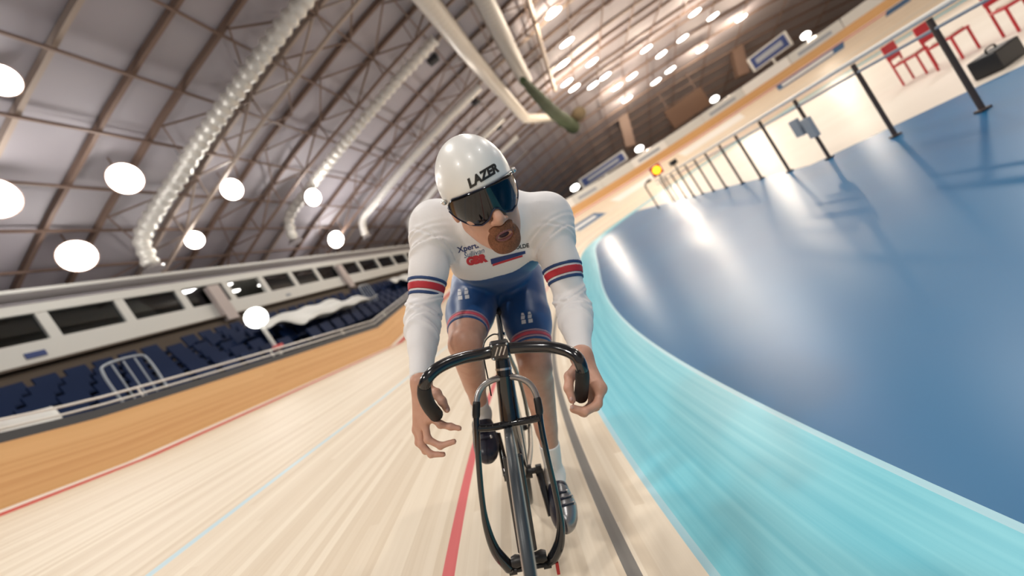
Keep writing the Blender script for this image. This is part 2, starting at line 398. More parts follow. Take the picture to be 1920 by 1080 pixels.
# orange signal lamp on its pole, hooked pole, small dark camera
t = thing('signal_lamp', 'glowing orange square signal lamp on a pole at the end of the railing', 'lamp', (3.55, 18.26, 0))
MB().tube([(0, 0, 0), (0, 0, 1.4)], .03, 8).build('pole', M['brownpost'], t)
MB().box((0, .04, 1.52), (.44, .14, .44)).build('housing', M['redplastic'], t, bevel=.03)
MB().lathe([(.0, .045), (.14, .04), (.165, 0)], (0, -.035, 1.52), (0, -1, 0), 20).build('lens', M['orange'], t)
t = thing('hooked_pole', 'dark pole with a bent top at the far end of the railing', 'pole', (3.22, 20.6, 0))
MB().tube(crom([(0, 0, 0), (0, 0, .7), (0, 0, 1.15), (.06, 0, 1.3), (.25, 0, 1.36)], 5), .035, 8).build('pole', M['brownpost'], t)
MB().box((.26, 0, 1.33), (.2, .12, .12)).build('hook_head', M['black'], t, bevel=.02)
t = thing('camera_stand', 'small dark camera on a stand above the railing right of the orange lamp', 'camera', (3.5, 15.1, 0))
MB().tube([(0, 0, 0), (0, 0, 1.3)], .02, 8).build('pole', M['brownpost'], t)
mb = MB(); mb.box((0, 0, 1.38), (.2, .3, .16)); mb.tube([(0, -.15, 1.38), (0, -.26, 1.38)], .05, 10); mb.build('body', M['black'], t, bevel=.01)
# red framed chairs behind the railing at the right
def chair(x, y, rz, label, sc=1.0):
    t = thing('red_chair', label, 'chair', (x, y, 0), rz, group='red chairs behind the railing')
    MB().box((0, 0, .46), (.46, .46, .05)).build('seat', M['redplastic'], t, bevel=.02)
    MB().box((0, .22, .78), (.46, .05, .36)).build('backrest', M['redplastic'], t, bevel=.02)
    MB().box((0, -.02, .50), (.34, .34, .04)).build('cushion', M['cream'], t, bevel=.015)
    for sx in (-1, 1):
        MB().tube([(sx * .2, .22, 0), (sx * .2, .22, .96)], .022, 8).build('leg', M['redplastic'], t)
        MB().tube([(sx * .2, -.2, 0), (sx * .2, -.2, .46)], .022, 8).build('leg', M['redplastic'], t)
    return t
chair(7.6, 10.9, .5, 'red chair behind the railing nearest the picture middle')
chair(7.55, 9.9, .3, 'red chair behind the railing, second from the picture middle')
chair(7.9, 9.0, -.3, 'red chair at the top right corner of the picture')
t = thing('tool_case', 'dark equipment case on the floor below the red chairs', 'case', (5.6, 6.9, 0), .4)
MB().box((0, 0, .13), (.5, .3, .26)).build('body', M['black'], t, bevel=.02)
MB().tube(crom([(-.1, 0, .26), (-.08, 0, .31), (.08, 0, .31), (.1, 0, .26)], 4), .012, 6).build('handle', M['black'], t)

# ------------------------------------------------------------------ stand with seats, gallery above
st = thing('seating_stand', 'dark stepped stand behind the left fence carrying navy seats', 'stand', (-10.5, 18, 0))
T0 = -np.array(st.location)
NR = 6
for i in range(NR):
    zt = 2.35 + .42 * i
    MB().box(V(-8.3 - .8 * i - .0, 18, zt / 2) + T0, (.8, 34, zt)).build('step', M['standfloor'], st, smooth=False)
seat = MB()
seat.box((-.02, 0, .40), (.42, .46, .06)); seat.box((-.24, 0, .63), (.05, .46, .42), ((math.cos(.18), 0, math.sin(.18)), (0, 1, 0), (-math.sin(.18), 0, math.cos(.18))))
seat.box((-.1, 0, .19), (.06, .08, .38))
s0 = seat.build('stand_seat', M['navyseat'], smooth=False)
LAB = 'navy plastic seat in the tiered rows below the white gallery'
tag(s0, LAB, 'seat', 'navy seats of the stand')
first = True
for i in range(NR):
    for k in range(48):
        y = 3.2 + .62 * k
        if 10.4 < y < 10.9 or 20 < y < 20.7: continue
        o = s0 if first else s0.copy()
        if not first: COL.objects.link(o)
        first = False
        o.location = (-8.3 - .8 * i, y, 2.356 + .42 * i)
# white cloth over part of the seats
def drape(name, label, y0, y1, r0, r1, m):
    P = []
    yy = np.linspace(y0, y1, 28)
    for q in np.linspace(r0, r1, 22):
        x = -8.05 - .8 * q; z = 2.35 + .42 * q + .92
        P.append([(x + .02 * math.sin(3 * y), y + .25 * math.sin(2 * q + .5), z - .06 + .10 * math.sin(q * 2 * PI) + .03 * math.sin(5 * y + q)) for y in yy])
    mb = MB(); mb.grid(np.array(P)); o = mb.build(name, m); so = o.modifiers.new('s', 'SOLIDIFY'); so.thickness = .02
    return tag(o, label, 'sheet')
drape('dust_sheet', 'pale sheet draped over the navy seats behind the pole floodlight', 10.9, 15.2, .4, 2.6, M['offwhite'])
drape('dust_sheet', 'pale sheet over far seats beside the rider striped sleeve', 21.5, 26.5, 1.4, 3.4, M['offwhite'])
drape('dust_sheet', 'pale sheet over the front seats at the left picture edge', 2.6, 4.6, -.3, .9, M['offwhite'])
tag(MB().box((-8.0, 3.75, 3.58), (.35, .55, .42), ((.98, .17, 0), (-.17, .98, 0), (0, 0, 1))).build('storage_box', mat('rust_box', (.33, .10, .04), .6), bevel=.05), 'small rust-orange box on the pale sheet at the left picture edge', 'box')
# pale stair railings in the stand
def hoop_rail(x, y, z, label, h=.55, n=4, w=.75):
    t = thing('stair_railing', label, 'railing', (x, y, z))
    MB().tube(crom([(0, 0, 0), (0, 0, h * .8), (0, .12, h), (0, w - .12, h), (0, w, h * .8), (0, w, 0)], 5), .022, 8).build('hoop', M['bluegrey'], t)
    for k in range(1, n): MB().tube([(0, w * k / n, 0), (0, w * k / n, h - .02)], .014, 6).build('bar', M['bluegrey'], t)
hoop_rail(-7.95, 5.45, 2.95, 'pale tubular stair railing in the stand at lower left', .75)
hoop_rail(-9.0, 15.7, 3.4, 'pale tubular stair railing among the navy seats near the striped sleeve', .8)

# gallery: white bands, columns, glass, lit rooms
GX = -13.094; GZ = (5.779, 6.412, 7.20, 7.533)
MB().box((GX - .1, 20, (GZ[0] + GZ[1]) / 2), (.2, 52, GZ[1] - GZ[0])).build('wall_gallery', M['offwhite'], kind='structure', smooth=False)
MB().box((GX - .1, 20, (GZ[2] + GZ[3]) / 2), (.2, 52, GZ[3] - GZ[2])).build('trim_1', M['offwhite'], kind='structure', smooth=False)
MB().box((GX + .06, 20, GZ[0] - .03), (.3, 52, .06)).build('trim_2', M['soffit'], kind='structure', smooth=False)
MB().box((GX - .02, 20, (GZ[0] + 2) / 2 - .1), (.1, 52, GZ[0] - 2)).build('wall_left', M['soffit'], kind='structure', smooth=False)
MB().box((GX - 2.4, 20, GZ[1] - .1), (4.4, 52, .1)).build('floor_gallery', M['galwall'], kind='structure', smooth=False)
MB().box((GX - 4.5, 20, 7), (.1, 52, 1.9)).build('wall_gallery_back', M['galwall'], kind='structure', smooth=False)
MB().box((GX - 2.4, 20, GZ[3] + .45), (4.4, 52, .1)).build('ceiling_gallery', M['offwhite'], kind='structure', smooth=False)
cy = [4.7, 6.65, 8.6, 10.5, 12.45, 14.4, 16.3, 18.2, 20.1, 22.0, 24.4, 26.8, 29.2, 31.6]
for k, y in enumerate(cy):
    MB().box((GX - .08, y, (GZ[1] + GZ[2]) / 2), (.14, .26, GZ[2] - GZ[1])).build('trim_%d' % (k + 3), M['offwhite'], kind='structure', smooth=False)
for k in range(len(cy) - 1):
    if k in (5,): continue
    y0, y1 = cy[k] + .13, cy[k + 1] - .13
    MB().box((GX - .1, (y0 + y1) / 2, (GZ[1] + GZ[2]) / 2), (.012, y1 - y0, GZ[2] - GZ[1])).build('window_%d' % (k + 1), M['pane'], kind='structure', smooth=False)
for k, (y, z, L) in enumerate([(13.9, 7.34, .9), (15.7, 7.72, 1.1), (15.9, 7.35, 1.0), (18.0, 7.42, .7), (24.4, 7.75, 1.2), (26.0, 7.75, 1.2), (27.8, 7.75, 1.2), (29.8, 7.75, 1.2)]):
    lab = ['lit tube lamp in the gallery room left of the pink-grey pillar', 'upper of two lit tubes in the middle gallery room', 'lower of two lit tubes in the middle gallery room', 'short lit tube in the gallery right of the twin tubes',
           'lit tube in the far gallery room, furthest from the rider', 'lit tube in the far gallery room, second from left', 'lit tube in the far gallery room, third from left', 'lit tube in the far gallery room, next to the rider sleeve'][k]
    t = thing('pendant_tube_lamp', lab, 'lamp', (GX - 1.4, y, z), group='tube lamps in the gallery')
    MB().box((0, 0, -.03), (.16, L, .05)).build('diffuser', M['tube'], t, bevel=.02)
    MB().box((0, 0, .02), (.2, L + .1, .04)).build('housing', M['offwhite'], t)
t = tag(MB().box((GX + .012, 7.98, 6.06), (.02, .42, .16)).build('wall_sign', M['navy'], bevel=.005), 'small blue emblem plate on the white gallery band at left', 'sign')
t = tag(MB().box((GX + .012, 17.2, 6.06), (.02, .3, .12)).build('wall_sign', M['greyprint'], bevel=.005), 'small grey emblem plate on the white gallery band above the sheet', 'sign')
MB().box((GX + .12, 13.6, 6.3), (.22, .5, 1.5)).build('trim_30', mat('pinkgrey', (.50, .43, .41), .6), kind='structure', smooth=False)
MB().box((GX + .12, 22.0, 6.3), (.22, .5, 1.5)).build('trim_31', bpy.data.materials['pinkgrey'], kind='structure', smooth=False)

# ------------------------------------------------------------------ roof
RXp = [-24, -20, -16, -14, -12, -10, -8, -4, 0, 5, 10, 20, 30, 45]
RZp = [HC + q for q in (6.9, 8, 9.3, 9.9, 10.4, 10.9, 11.3, 12, 12.5, 12.9, 13, 12.6, 11.5, 9.0)]
def rz(x, y=0): return float(np.interp(x, RXp, RZp)) - max(0.0, y - 50) * .33
Y0, Y1 = -14, 78
P = np.array([[(x, y, rz(x, y)) for y in (Y0, 20, 50, Y1)] for x, z in zip(RXp, RZp)]); mb = MB(); mb.grid(P); mb.build('ceiling', M['roof'], kind='structure')
MB().box((11, Y1, 6.5), (72, .2, 15)).build('wall_back', mat('end_wall', (.36, .28, .22), .7), kind='structure', smooth=False)
MB().box((-24, 32, 4), (.2, 92, 9)).build('wall_far_left', M['galwall'], kind='structure', smooth=False)
mb = MB(); mb.add([(GX + .02, -6, GZ[3]), (GX + .02, 46, GZ[3]), (-19, 46, rz(-19) - .3), (-19, -6, rz(-19) - .3)], [(0, 1, 2, 3)]); o = mb.build('ceiling_eave', M['roof'], kind='structure'); q = o.modifiers.new('s', 'SOLIDIFY'); q.thickness = .06
raf = [3.0, 5.1, 7.15, 9.15, 11.05, 12.6, 15.1, 17.3, 19.3, 22.4, 24.9, 26.9, 30.2, 32.4, 34.5, 38.2, 40.4, 42.5, 46.2, 48.4, 50.5, 53, 55.5, 58.3, 60.5, 62.6, 65, 67.5, 70.2, 72.8, 75.4]
xs = np.array([-22, -18, -16, -14, -12, -10, -8, -6, -4, -2, 0, 2.5, 5, 7.5, 10, 14, 18, 22, 26, 30, 35, 40, 44.])
for k, y in enumerate(raf):
    mb = MB(); lattice = y in (15.1, 19.3, 26.9)
    top = [V(x, y, rz(x, y) - .12) for x in xs]
    for a, b in zip(top[:-1], top[1:]): mb.beam(a, b, .13, .18)
    if lattice:
        bot = [q - V(0, 0, 1.0) for q in top]
        for a, b in zip(bot[:-1], bot[1:]): mb.beam(a, b, .11, .11)
        for i in range(len(xs) - 1):
            a, b = (top[i], bot[i + 1]) if i % 2 == 0 else (bot[i], top[i + 1]); mb.beam(a, b, .06, .06)
            mb.beam(top[i], bot[i], .05, .05)
    mb.build('trim_rafter', M['tan'] if k % 3 == 0 and y < 40 else M['steel'], kind='structure', smooth=False)
for x in (-18.2, -16.3, -14.6, -12.8, -10.7, -8.6, -6.3, -4, -1.6, 1, 3.8, 6.6, 9.5, 12.5, 15.5, 19, 23, 27, 32, 38):
    MB().beam((x, Y0 + 1, rz(x) - .28), (x, 50, rz(x) - .28), .06, .09).beam((x, 50, rz(x) - .28), (x, Y1, rz(x, Y1) - .28), .06, .09).build('trim_purlin', M['steel'], kind='structure', smooth=False)
# diagonal wind bracing between rafters
for (ya, yb) in ((15.1, 17.3), (17.3, 19.3), (12.6, 15.1), (24.9, 26.9), (32.4, 34.5)):
    mb = MB()
    for i in range(1, len(xs) - 6):
        a = V(xs[i], ya, rz(xs[i]) - .3); b = V(xs[i + 1], yb, rz(xs[i + 1]) - .3)
        c = V(xs[i], yb, rz(xs[i]) - .3); d = V(xs[i + 1], ya, rz(xs[i + 1]) - .3)
        if i % 2: mb.beam(a, b, .05, .05)
        else: mb.beam(c, d, .05, .05)
    mb.build('trim_brace', M['steel'], kind='structure', smooth=False)
# brown columns at the far end
for (a, b) in (((1392, 142), (1362, 20)), ((1182, 275), (1158, 185))):
    MB().beam(ony(*a, 61), ony(*b, 61), 1.3, 1.3).build('trim_column', M['steel'], kind='structure', smooth=False)

MB().box((46, 48, 6), (.2, 60, 14)).build('wall_right', M['galwall'], kind='structure', smooth=False)
# ventilation ducts
def ribbed(pts, r, mats, parent, rib=.0, name='pipe'):
    pts = crom(pts, 10); L = np.concatenate([[0], np.cumsum(np.linalg.norm(np.diff(pts, axis=0), axis=1))])
    q = np.arange(0, L[-1], .10); pp = np.stack([np.interp(q, L, pts[:, i]) for i in range(3)], 1)
    rr = r * (1 + rib * np.where((np.arange(len(q)) % 4) < 2, 1, -1) * .5)
    return MB().tube(pp, rr, 14).build(name, mats, parent, angle=60)
dl = ['nearest ribbed silver duct, crossing the upper left of the ceiling', 'second ribbed duct, curving down left of the helmet', 'third pale duct, ending just left of the rider shoulder',
      'fourth pale duct, passing behind the white helmet', 'fifth pale duct, just right of the helmet top', 'furthest pale duct, right of the helmet below the green sleeve']
for k, y in enumerate([13.7, 21.1, 29.0, 37.4, 45.2, 53.0]):
    off = .75
    t = thing('ventilation_duct', dl[k], 'duct', (-6, y, rz(-6) - off), group='cross ducts under the roof')
    T0 = -np.array(t.location)
    x0 = -14.2 if k == 0 else -13.2
    pts = [V(x, y, rz(x) - off) for x in (-.95 if k > 1 else -1.25, -2.5, -4.5, -7, -9.5, -11.5, x0)] + [V(x0 - .5, y, rz(x0) - off - .75), V(x0 - .6, y, rz(x0) - off - 1.2)]
    ribbed(np.array(pts) + T0, .26 if k else .28, M['ductbright'], t, .22 if k < 2 else .08)
    e = pts[-1] + T0
    MB().lathe([(.30, 0), (.40, -.12), (.40, -.18), (.0, -.16)], e, (0, 0, 1), 16).build('outlet', M['silver'], t)
    for x in (-3, -7, -11): MB().tube([V(x, y, rz(x) - off + .3) + T0, V(x, y, rz(x) - .05) + T0], .015, 5).build('hanger', M['black'], t)
def rdz(px, dz=0): return onz(px[0], px[1], 12.4 + dz)
t = thing('ventilation_duct', 'long pale main duct running away above the helmet to a bent end', 'duct', (0, 25, 12.4)); T0 = -np.array(t.location)
A = [onz(800, 0, 12.4), onz(900, 125, 12.4), onz(985, 222, 12.4)]
d0 = A[0] - A[1]; d0 /= np.linalg.norm(d0)
ribbed(np.array([A[0] + d0 * 14, A[0] + d0 * 5] + A) + T0, .45, M['duct'], t, .03)
ribbed(np.array([A[2], (A[2] + onz(1040, 222, 12.4)) / 2, onz(1040, 222, 12.4)]) + T0, .42, M['duct'], t, 0, 'elbow')
for q in (0.15, .4, .65, .9):
    c = A[0] * (1 - q) + A[2] * q; MB().tube([c + T0, V(c[0], c[1], rz(c[0]) - .1) + T0], .02, 6).build('hanger', M['black'], t)
t = thing('ventilation_duct', 'long grey duct right of the pale main duct, ending at the green sleeve', 'duct', (2, 22, 12.6)); T0 = -np.array(t.location)
A = [onz(908, 0, 12.6), onz(950, 85, 12.6), onz(985, 150, 12.6)]
d0 = A[0] - A[1]; d0 /= np.linalg.norm(d0)
ribbed(np.array([A[0] + d0 * 14, A[0] + d0 * 5] + A) + T0, .50, M['duct2'], t, .03)
for (a, b, w, lab) in (((990, 0), (1040, 170), .16, 'thin pale pipe left of the bright ceiling lamps'),):
    a3, b3 = onz(*a, 13.2), onz(*b, 13.2); d0 = (a3 - b3) / np.linalg.norm(a3 - b3)
    tag(MB().tube([a3 + d0 * 8, b3], w, 10).build('ventilation_pipe', M['tan']), lab, 'pipe')
# dark green fabric sleeve at the end of the grey duct
t = thing('hanging_fabric_sleeve', 'dark green fabric sleeve hung from the roof right above the helmet', 'fabric sleeve', tuple(onz(1030, 200, 10.6))); T0 = -np.array(t.location)
A = [onz(980, 150, 10.6), onz(1008, 180, 10.6), onz(1040, 212, 10.6), onz(1075, 238, 10.6)]
sl_ = crom(A, 8); MB().tube(sl_ + T0, np.interp(np.arange(len(sl_)), [0, 8, 16, 24], [.20, .38, .52, .70]) * (1 + .06 * np.sin(np.arange(len(sl_)) * 1.7)), 16).build('sleeve', M['green'], t)
E_ = onz(1085, 214, 11.0) + T0
MB().ball(E_, (.8, .6, .7), 14).build('folded_end', mat('dark_green_brown', (.07, .05, .025), .8), t)
for k in (12, 19): c = sl_[k]; MB().tube([c + T0, V(c[0], c[1], rz(c[0]) - .1) + T0], .02, 5).build('cord', M['black'], t)

# loudspeakers
for (px, y, lab) in (((808, 106), 23.5, 'nearest black loudspeaker hung left of the pale main duct'), ((890, 186), 32, 'second black loudspeaker from the left, above the helmet'),
                     ((933, 235), 40.3, 'third black loudspeaker, beside the helmet top'), ((961, 262), 47.8, 'furthest black loudspeaker, right of the helmet')):
    c = ony(*px, y); t = thing('hanging_loudspeaker', lab, 'loudspeaker', tuple(c), group='loudspeakers under the roof')
    MB().box((0, 0, 0), (.62, .5, .72)).build('cabinet', M['black'], t, bevel=.04)
    MB().box((-.02, -.26, 0), (.5, .03, .6)).build('grille', M['darkband'], t)
    MB().tube([(0, 0, .36), (0, 0, rz(c[0]) - c[2])], .03, 6).build('hanger', M['offwhite'], t)
c = ony(695, 2, 17.6); t = thing('hanging_loudspeaker', 'black loudspeaker cut by the top picture edge', 'loudspeaker', tuple(c), group='loudspeakers under the roof')
MB().box((0, 0, 0), (.62, .5, .6)).build('cabinet', M['black'], t, bevel=.04)
MB().tube([(0, 0, .3), (0, 0, max(.5, rz(c[0]) - c[2]))], .03, 6).build('hanger', M['offwhite'], t)

# roof lamps at the right
def onroof(px, off):
    d = ray(*px)
    for tt in np.linspace(5, 110, 2000):
        q = CAM + d * tt
        if q[2] > rz(q[0], q[1]) - off or q[1] > 76.5: return q
lampspot = [(1038, 25), (1063, 80), (1056, 120), (1063, 155), (1077, 165), (1110, 117), (1212, 92), (1280, 72), (1303, 24), (1337, 31), (1390, 34), (1240, 102), (1316, 92), (1185, 143), (1157, 163), (1257, 131), (1230, 153), (1176, 186), (1112, 160), (1135, 143)]
LP = []
proto = None
for px in lampspot:
    c = onroof(px, 1.1); LP.append(c)
    if proto is None:
        t = thing('pendant_lamp', 'bright elongated lamp in the cluster under the far roof at upper right', 'lamp', tuple(c), group='lamps under the far roof')
        MB().ball((0, 0, 0), (.62, .26, .17), 16).build('lens', M['lamp'], t)
        MB().box((0, 0, .17), (1.1, .4, .12)).build('housing', M['steel'], t, bevel=.03)
        MB().tube([(0, 0, .2), (0, 0, .85)], .03, 6).build('hanger', M['steel'], t)
        proto = t
    else:
        t = copy_tree(proto); t.location = tuple(c)
    k = .62 + c[1] / 170.0; t.scale = (k * 1.15, k, k)
# round floodlights at the left
FLs = [((235, 335), .46, 'big glaring floodlight, second from the left picture edge'), ((435, 355), .42, 'glaring floodlight right of the biggest upper one'), ((145, 480), .5, 'glaring floodlight lowest at left, above the white gallery'),
       ((365, 450), .36, 'glaring floodlight in the lower row, above the gallery middle'), ((587, 370), .42, 'smaller floodlight beside the foot of the second ribbed duct'), ((630, 449), .55, 'smaller floodlight low near the far gallery end'),
       ((-12, 372), .5, 'glaring floodlight cut by the left picture edge'), ((2, 150), .34, 'small bright lamp at the upper left picture edge')]
FP = []
for px, r_, lab in FLs:
    c = onroof(px, (1.7 if px[0] == 587 else 1.15) if px[1] > 200 else .5); FP.append(c); d = V(.75, -.45, -.55); d /= np.linalg.norm(d)
    t = thing('hanging_floodlight', lab, 'floodlight', tuple(c), group='floodlights under the left roof')
    MB().lathe([(0, .1), (r_ * .6, .08), (r_, 0)], (0, 0, 0), d, 24).build('lens', M['flood'], t)
    MB().lathe([(r_ * 1.06, .02), (r_ * 1.06, -.1), (r_ * .5, -.4), (.0, -.45)], (0, 0, 0), d, 24).build('housing', M['steel'], t)
    MB().tube([-d * .4, V(-d[0] * .4, -d[1] * .4, rz(c[0], c[1]) - c[2] - .02)], .03, 6).build('hanger', M['steel'], t)
b0 = onx(520, 655, -8.0); b0 = V(-8.0, b0[1], 2.356)
t = thing('floodlight_stand', 'glaring floodlight on a white pole standing in the left stand', 'floodlight', tuple(b0))
MB().tube([(0, 0, 0), (0, 0, 1.35)], .05, 10).build('pole', M['offwhite'], t)
MB().lathe([(.0, .08), (.15, .06), (.24, 0)], (.05, -.05, 1.42), (.6, -.75, -.2), 20).build('lens', M['flood'], t)
MB().lathe([(.26, .01), (.26, -.08), (.1, -.22), (0, -.24)], (.05, -.05, 1.42), (.6, -.75, -.2), 20).build('housing', M['offwhite'], t)
MB().box((.06, 0, .52), (.1, .3, .12)).build('clamp', M['redplastic'], t, bevel=.02)

# signs and scoreboard at the far end
def far_sign(x0, x1, y0, y1, z0, z1, label):
    t = thing('sign_board', label, 'sign', ((x0 + x1) / 2, (y0 + y1) / 2, (z0 + z1) / 2)); a = V(x0, y0, 0); b = V(x1, y1, 0); L = np.linalg.norm(b - a); d = (b - a) / L
    n_ = V(d[1], -d[0], 0); ax = (d, n_, V(0, 0, 1)); H = z1 - z0
    MB().box((0, 0, 0), (L + .5, .08, H + .3), ax).build('surround', M['offwhite'], t)
    MB().box(n_ * .06, (L, .06, H), ax).build('border', M['navy'], t)
    MB().box(n_ * .1, (L * .76, .05, H * .42), ax).build('face', M['greyprint'], t)
    MB().tube([(0, 0, -H / 2), (0, 0, -(z0 - .5))], .12, 8).build('post', M['offwhite'], t)
far_sign(2.2, 7.3, 48, 48, 4.75, 5.6, 'navy sign with grey centre above the far barrier beside the rider shoulder')
far_sign(22.6, 25.2, 49, 47, 5.0, 6.2, 'navy sign with grey centre above the far barrier at upper right')
q = V(18.8, 60, 6.65); t = thing('scoreboard', 'dark brown blank scoreboard hung behind the far barrier', 'scoreboard', tuple(q))
MB().box((0, 0, 0), (5.2, .3, 2.6)).build('screen', M['brown'], t, bevel=.05)
for x in (-2, 2): MB().tube([(x, 0, 1.3), (x, 0, rz(18, 60) - 6.65)], .05, 6).build('hanger', M['steel'], t)
# far stand behind the barrier: pale wall
MB().box((14, 54, 2.2), (44, .4, 4.4)).build('wall_far', mat('far_wall', (.50, .44, .40), .7), kind='structure', smooth=False)
# ------------------------------------------------------------------ rider and bicycle: local frame x right (seen from the front), y backward, z away from the track
BP = V(-0.7041064741549311, 0.9141785544547428, -0.9460532727693658 + HC)
BX = V(0.8810988542874403, 0.2440507055345647, -0.40509759577346494); BY = V(-0.26693404040338986, 0.9637148012113965, 0); BZ = V(0.3903985489820394, 0.10813433799751018, 0.9142734480988489)
BM = Matrix([[BX[0], BY[0], BZ[0], BP[0]], [BX[1], BY[1], BZ[1], BP[1]], [BX[2], BY[2], BZ[2], BP[2]], [0, 0, 0, 1]])
_cl = V((CAM - BP) @ BX, (CAM - BP) @ BY, (CAM - BP) @ BZ)
def L(px, py, y):
    d = ray(px, py); d = V(d @ BX, d @ BY, d @ BZ)
    return _cl + d * ((y - _cl[1]) / d[1])
def bx(y): return .006 + .040 * y          # the bicycle's mid plane

# ---- implicit surfaces
class Field:
    def __init__(s, lo, hi, h):
        s.lo = np.array(lo, float); s.h = h; s.n = np.ceil((np.array(hi) - s.lo) / h).astype(int) + 1
        s.D = np.full(s.n, 1.0, np.float32)
    def sub(s, lo, hi):
        a = np.clip(np.floor((np.array(lo) - s.lo) / s.h).astype(int), 0, s.n - 1); b = np.clip(np.ceil((np.array(hi) - s.lo) / s.h).astype(int) + 1, 1, s.n)
        sl = tuple(slice(i, j) for i, j in zip(a, b))
        ax = [(s.lo[i] + s.h * np.arange(a[i], b[i])).astype(np.float32) for i in range(3)]
        return sl, ax[0][:, None, None], ax[1][None, :, None], ax[2][None, None, :]
    def put(s, fn, lo, hi, k=.02, mode='add'):
        sl, X, Y, Z = s.sub(lo, hi)
        if min(q.stop - q.start for q in sl) < 1: return
        d = fn(X, Y, Z); D = s.D[sl]
        if mode == 'add':
            h = np.clip(k - np.abs(D - d), 0, None) / k; s.D[sl] = np.minimum(D, d) - h * h * k * .25
        else:
            h = np.clip(k - np.abs(D + d), 0, None) / k; s.D[sl] = np.maximum(D, -d) + h * h * k * .25
    def mesh(s, iso=0.0):
        D = s.D - iso; n = D.shape; ins = D < 0
        cell = np.zeros((n[0] - 1, n[1] - 1, n[2] - 1), np.int8)
        for i in (0, 1):
            for j in (0, 1):
                for k in (0, 1): cell += ins[i:n[0] - 1 + i, j:n[1] - 1 + j, k:n[2] - 1 + k]
        act = np.argwhere((cell > 0) & (cell < 8)); idx = np.full(cell.shape, -1, np.int64); idx[tuple(act.T)] = np.arange(len(act))
        acc = np.zeros((len(act), 3)); cnt = np.zeros(len(act))
        cor = [(i, j, k) for i in (0, 1) for j in (0, 1) for k in (0, 1)]
        for a in cor:
            for axn in range(3):
                if a[axn] == 0:
                    b = list(a); b[axn] = 1
                    da = D[act[:, 0] + a[0], act[:, 1] + a[1], act[:, 2] + a[2]]; db = D[act[:, 0] + b[0], act[:, 1] + b[1], act[:, 2] + b[2]]
                    m = (da < 0) != (db < 0); t = np.where(m, da / np.where(m, da - db, 1), 0)
                    q = np.tile(np.array(a, float), (len(act), 1)); q[:, axn] = t; acc[m] += q[m]; cnt[m] += 1
        verts = s.lo + s.h * (act + acc / np.maximum(cnt, 1)[:, None])
        faces = []
        for axn in range(3):
            o = [k for k in range(3) if k != axn]
            sa = [slice(1, -1)] * 3; sa[axn] = slice(0, -1); sb = [slice(1, -1)] * 3; sb[axn] = slice(1, None)
            A = ins[tuple(sa)]; B = ins[tuple(sb)]
            for flip, mk in ((0, A & ~B), (1, B & ~A)):
                e = np.argwhere(mk)
                if not len(e): continue
                e = e + np.array([0 if k == axn else 1 for k in range(3)])
                def c(u, v):
                    q = e.copy(); q[:, o[0]] -= u; q[:, o[1]] -= v; return idx[q[:, 0], q[:, 1], q[:, 2]]
                qd = np.stack([c(1, 1), c(0, 1), c(0, 0), c(1, 0)], 1)
                if (axn == 1) != bool(flip): qd = qd[:, ::-1]
                faces.append(qd)
        return verts, np.vstack(faces)
def cap(a, b, ra, rb=None):
    a = np.array(a, float); b = np.array(b, float); rb = ra if rb is None else rb; ab = b - a; L2 = max(ab @ ab, 1e-9); m = max(ra, rb)
    def fn(X, Y, Z):
        x, y, z = X - a[0], Y - a[1], Z - a[2]
        t = np.clip((x * ab[0] + y * ab[1] + z * ab[2]) / L2, 0, 1)
        return np.sqrt((x - t * ab[0]) ** 2 + (y - t * ab[1]) ** 2 + (z - t * ab[2]) ** 2) - (ra + (rb - ra) * t)
    return fn, np.minimum(a, b) - m, np.maximum(a, b) + m
def ell(c, r, ax=None):
    c = np.array(c, float); r = np.array(r, float); ax = np.eye(3) if ax is None else np.array(ax, float); e = np.sqrt(((ax * r[:, None]) ** 2).sum(0))
    def fn(X, Y, Z):
        x, y, z = X - c[0], Y - c[1], Z - c[2]; k0 = 0; k1 = 0
        for i in range(3):
            q = (x * ax[i][0] + y * ax[i][1] + z * ax[i][2]) / r[i]; k0 = k0 + q * q; k1 = k1 + (q / r[i]) ** 2
        k0 = np.sqrt(k0); return (k0 - 1) * k0 / (np.sqrt(k1) + 1e-6)
    return fn, c - e, c + e
def cut(prim, planes, k=0.0):
    """keep the side n.(p-o) < 0 of every plane"""
    fn0, lo, hi = prim
    def fn(X, Y, Z):
        d = fn0(X, Y, Z)
        for o, n in planes:
            n = np.array(n, float) / np.linalg.norm(n); d = np.maximum(d, (X - o[0]) * n[0] + (Y - o[1]) * n[1] + (Z - o[2]) * n[2])
        return d
    return fn, lo, hi
def grow(prim, g):
    fn0, lo, hi = prim
    return (lambda X, Y, Z: fn0(X, Y, Z) - g), lo - abs(g), hi + abs(g)
def sculpt(name, prims, m, parent, h=RES, iso=0.0, clip=None):
    lo = np.min([p[0][1] for p in prims], 0) - .03; hi = np.max([p[0][2] for p in prims], 0) + .03
    F = Field(lo, hi, h)
    for p in prims:
        (fn, a, b), k = p[0], p[1]; F.put(fn, a - .05 - k, b + .05 + k, k, p[2] if len(p) > 2 else 'add')
    if clip is not None:
        sl, X, Y, Z = F.sub(lo - 1, hi + 1); F.D = np.maximum(F.D - iso, clip(X, Y, Z)); iso = 0
    v, f = F.mesh(iso); return mesh_obj(name, v, f, m, parent)
def frameof(d, up=(0, 0, 1)):
    d = np.array(d, float) / np.linalg.norm(d); x = np.cross(d, up); x /= np.linalg.norm(x); return np.array([x, d, np.cross(x, d)])

person = thing('person', 'cyclist in white long-sleeved top, blue shorts and white visor helmet riding the track bicycle', 'person', M=BM)

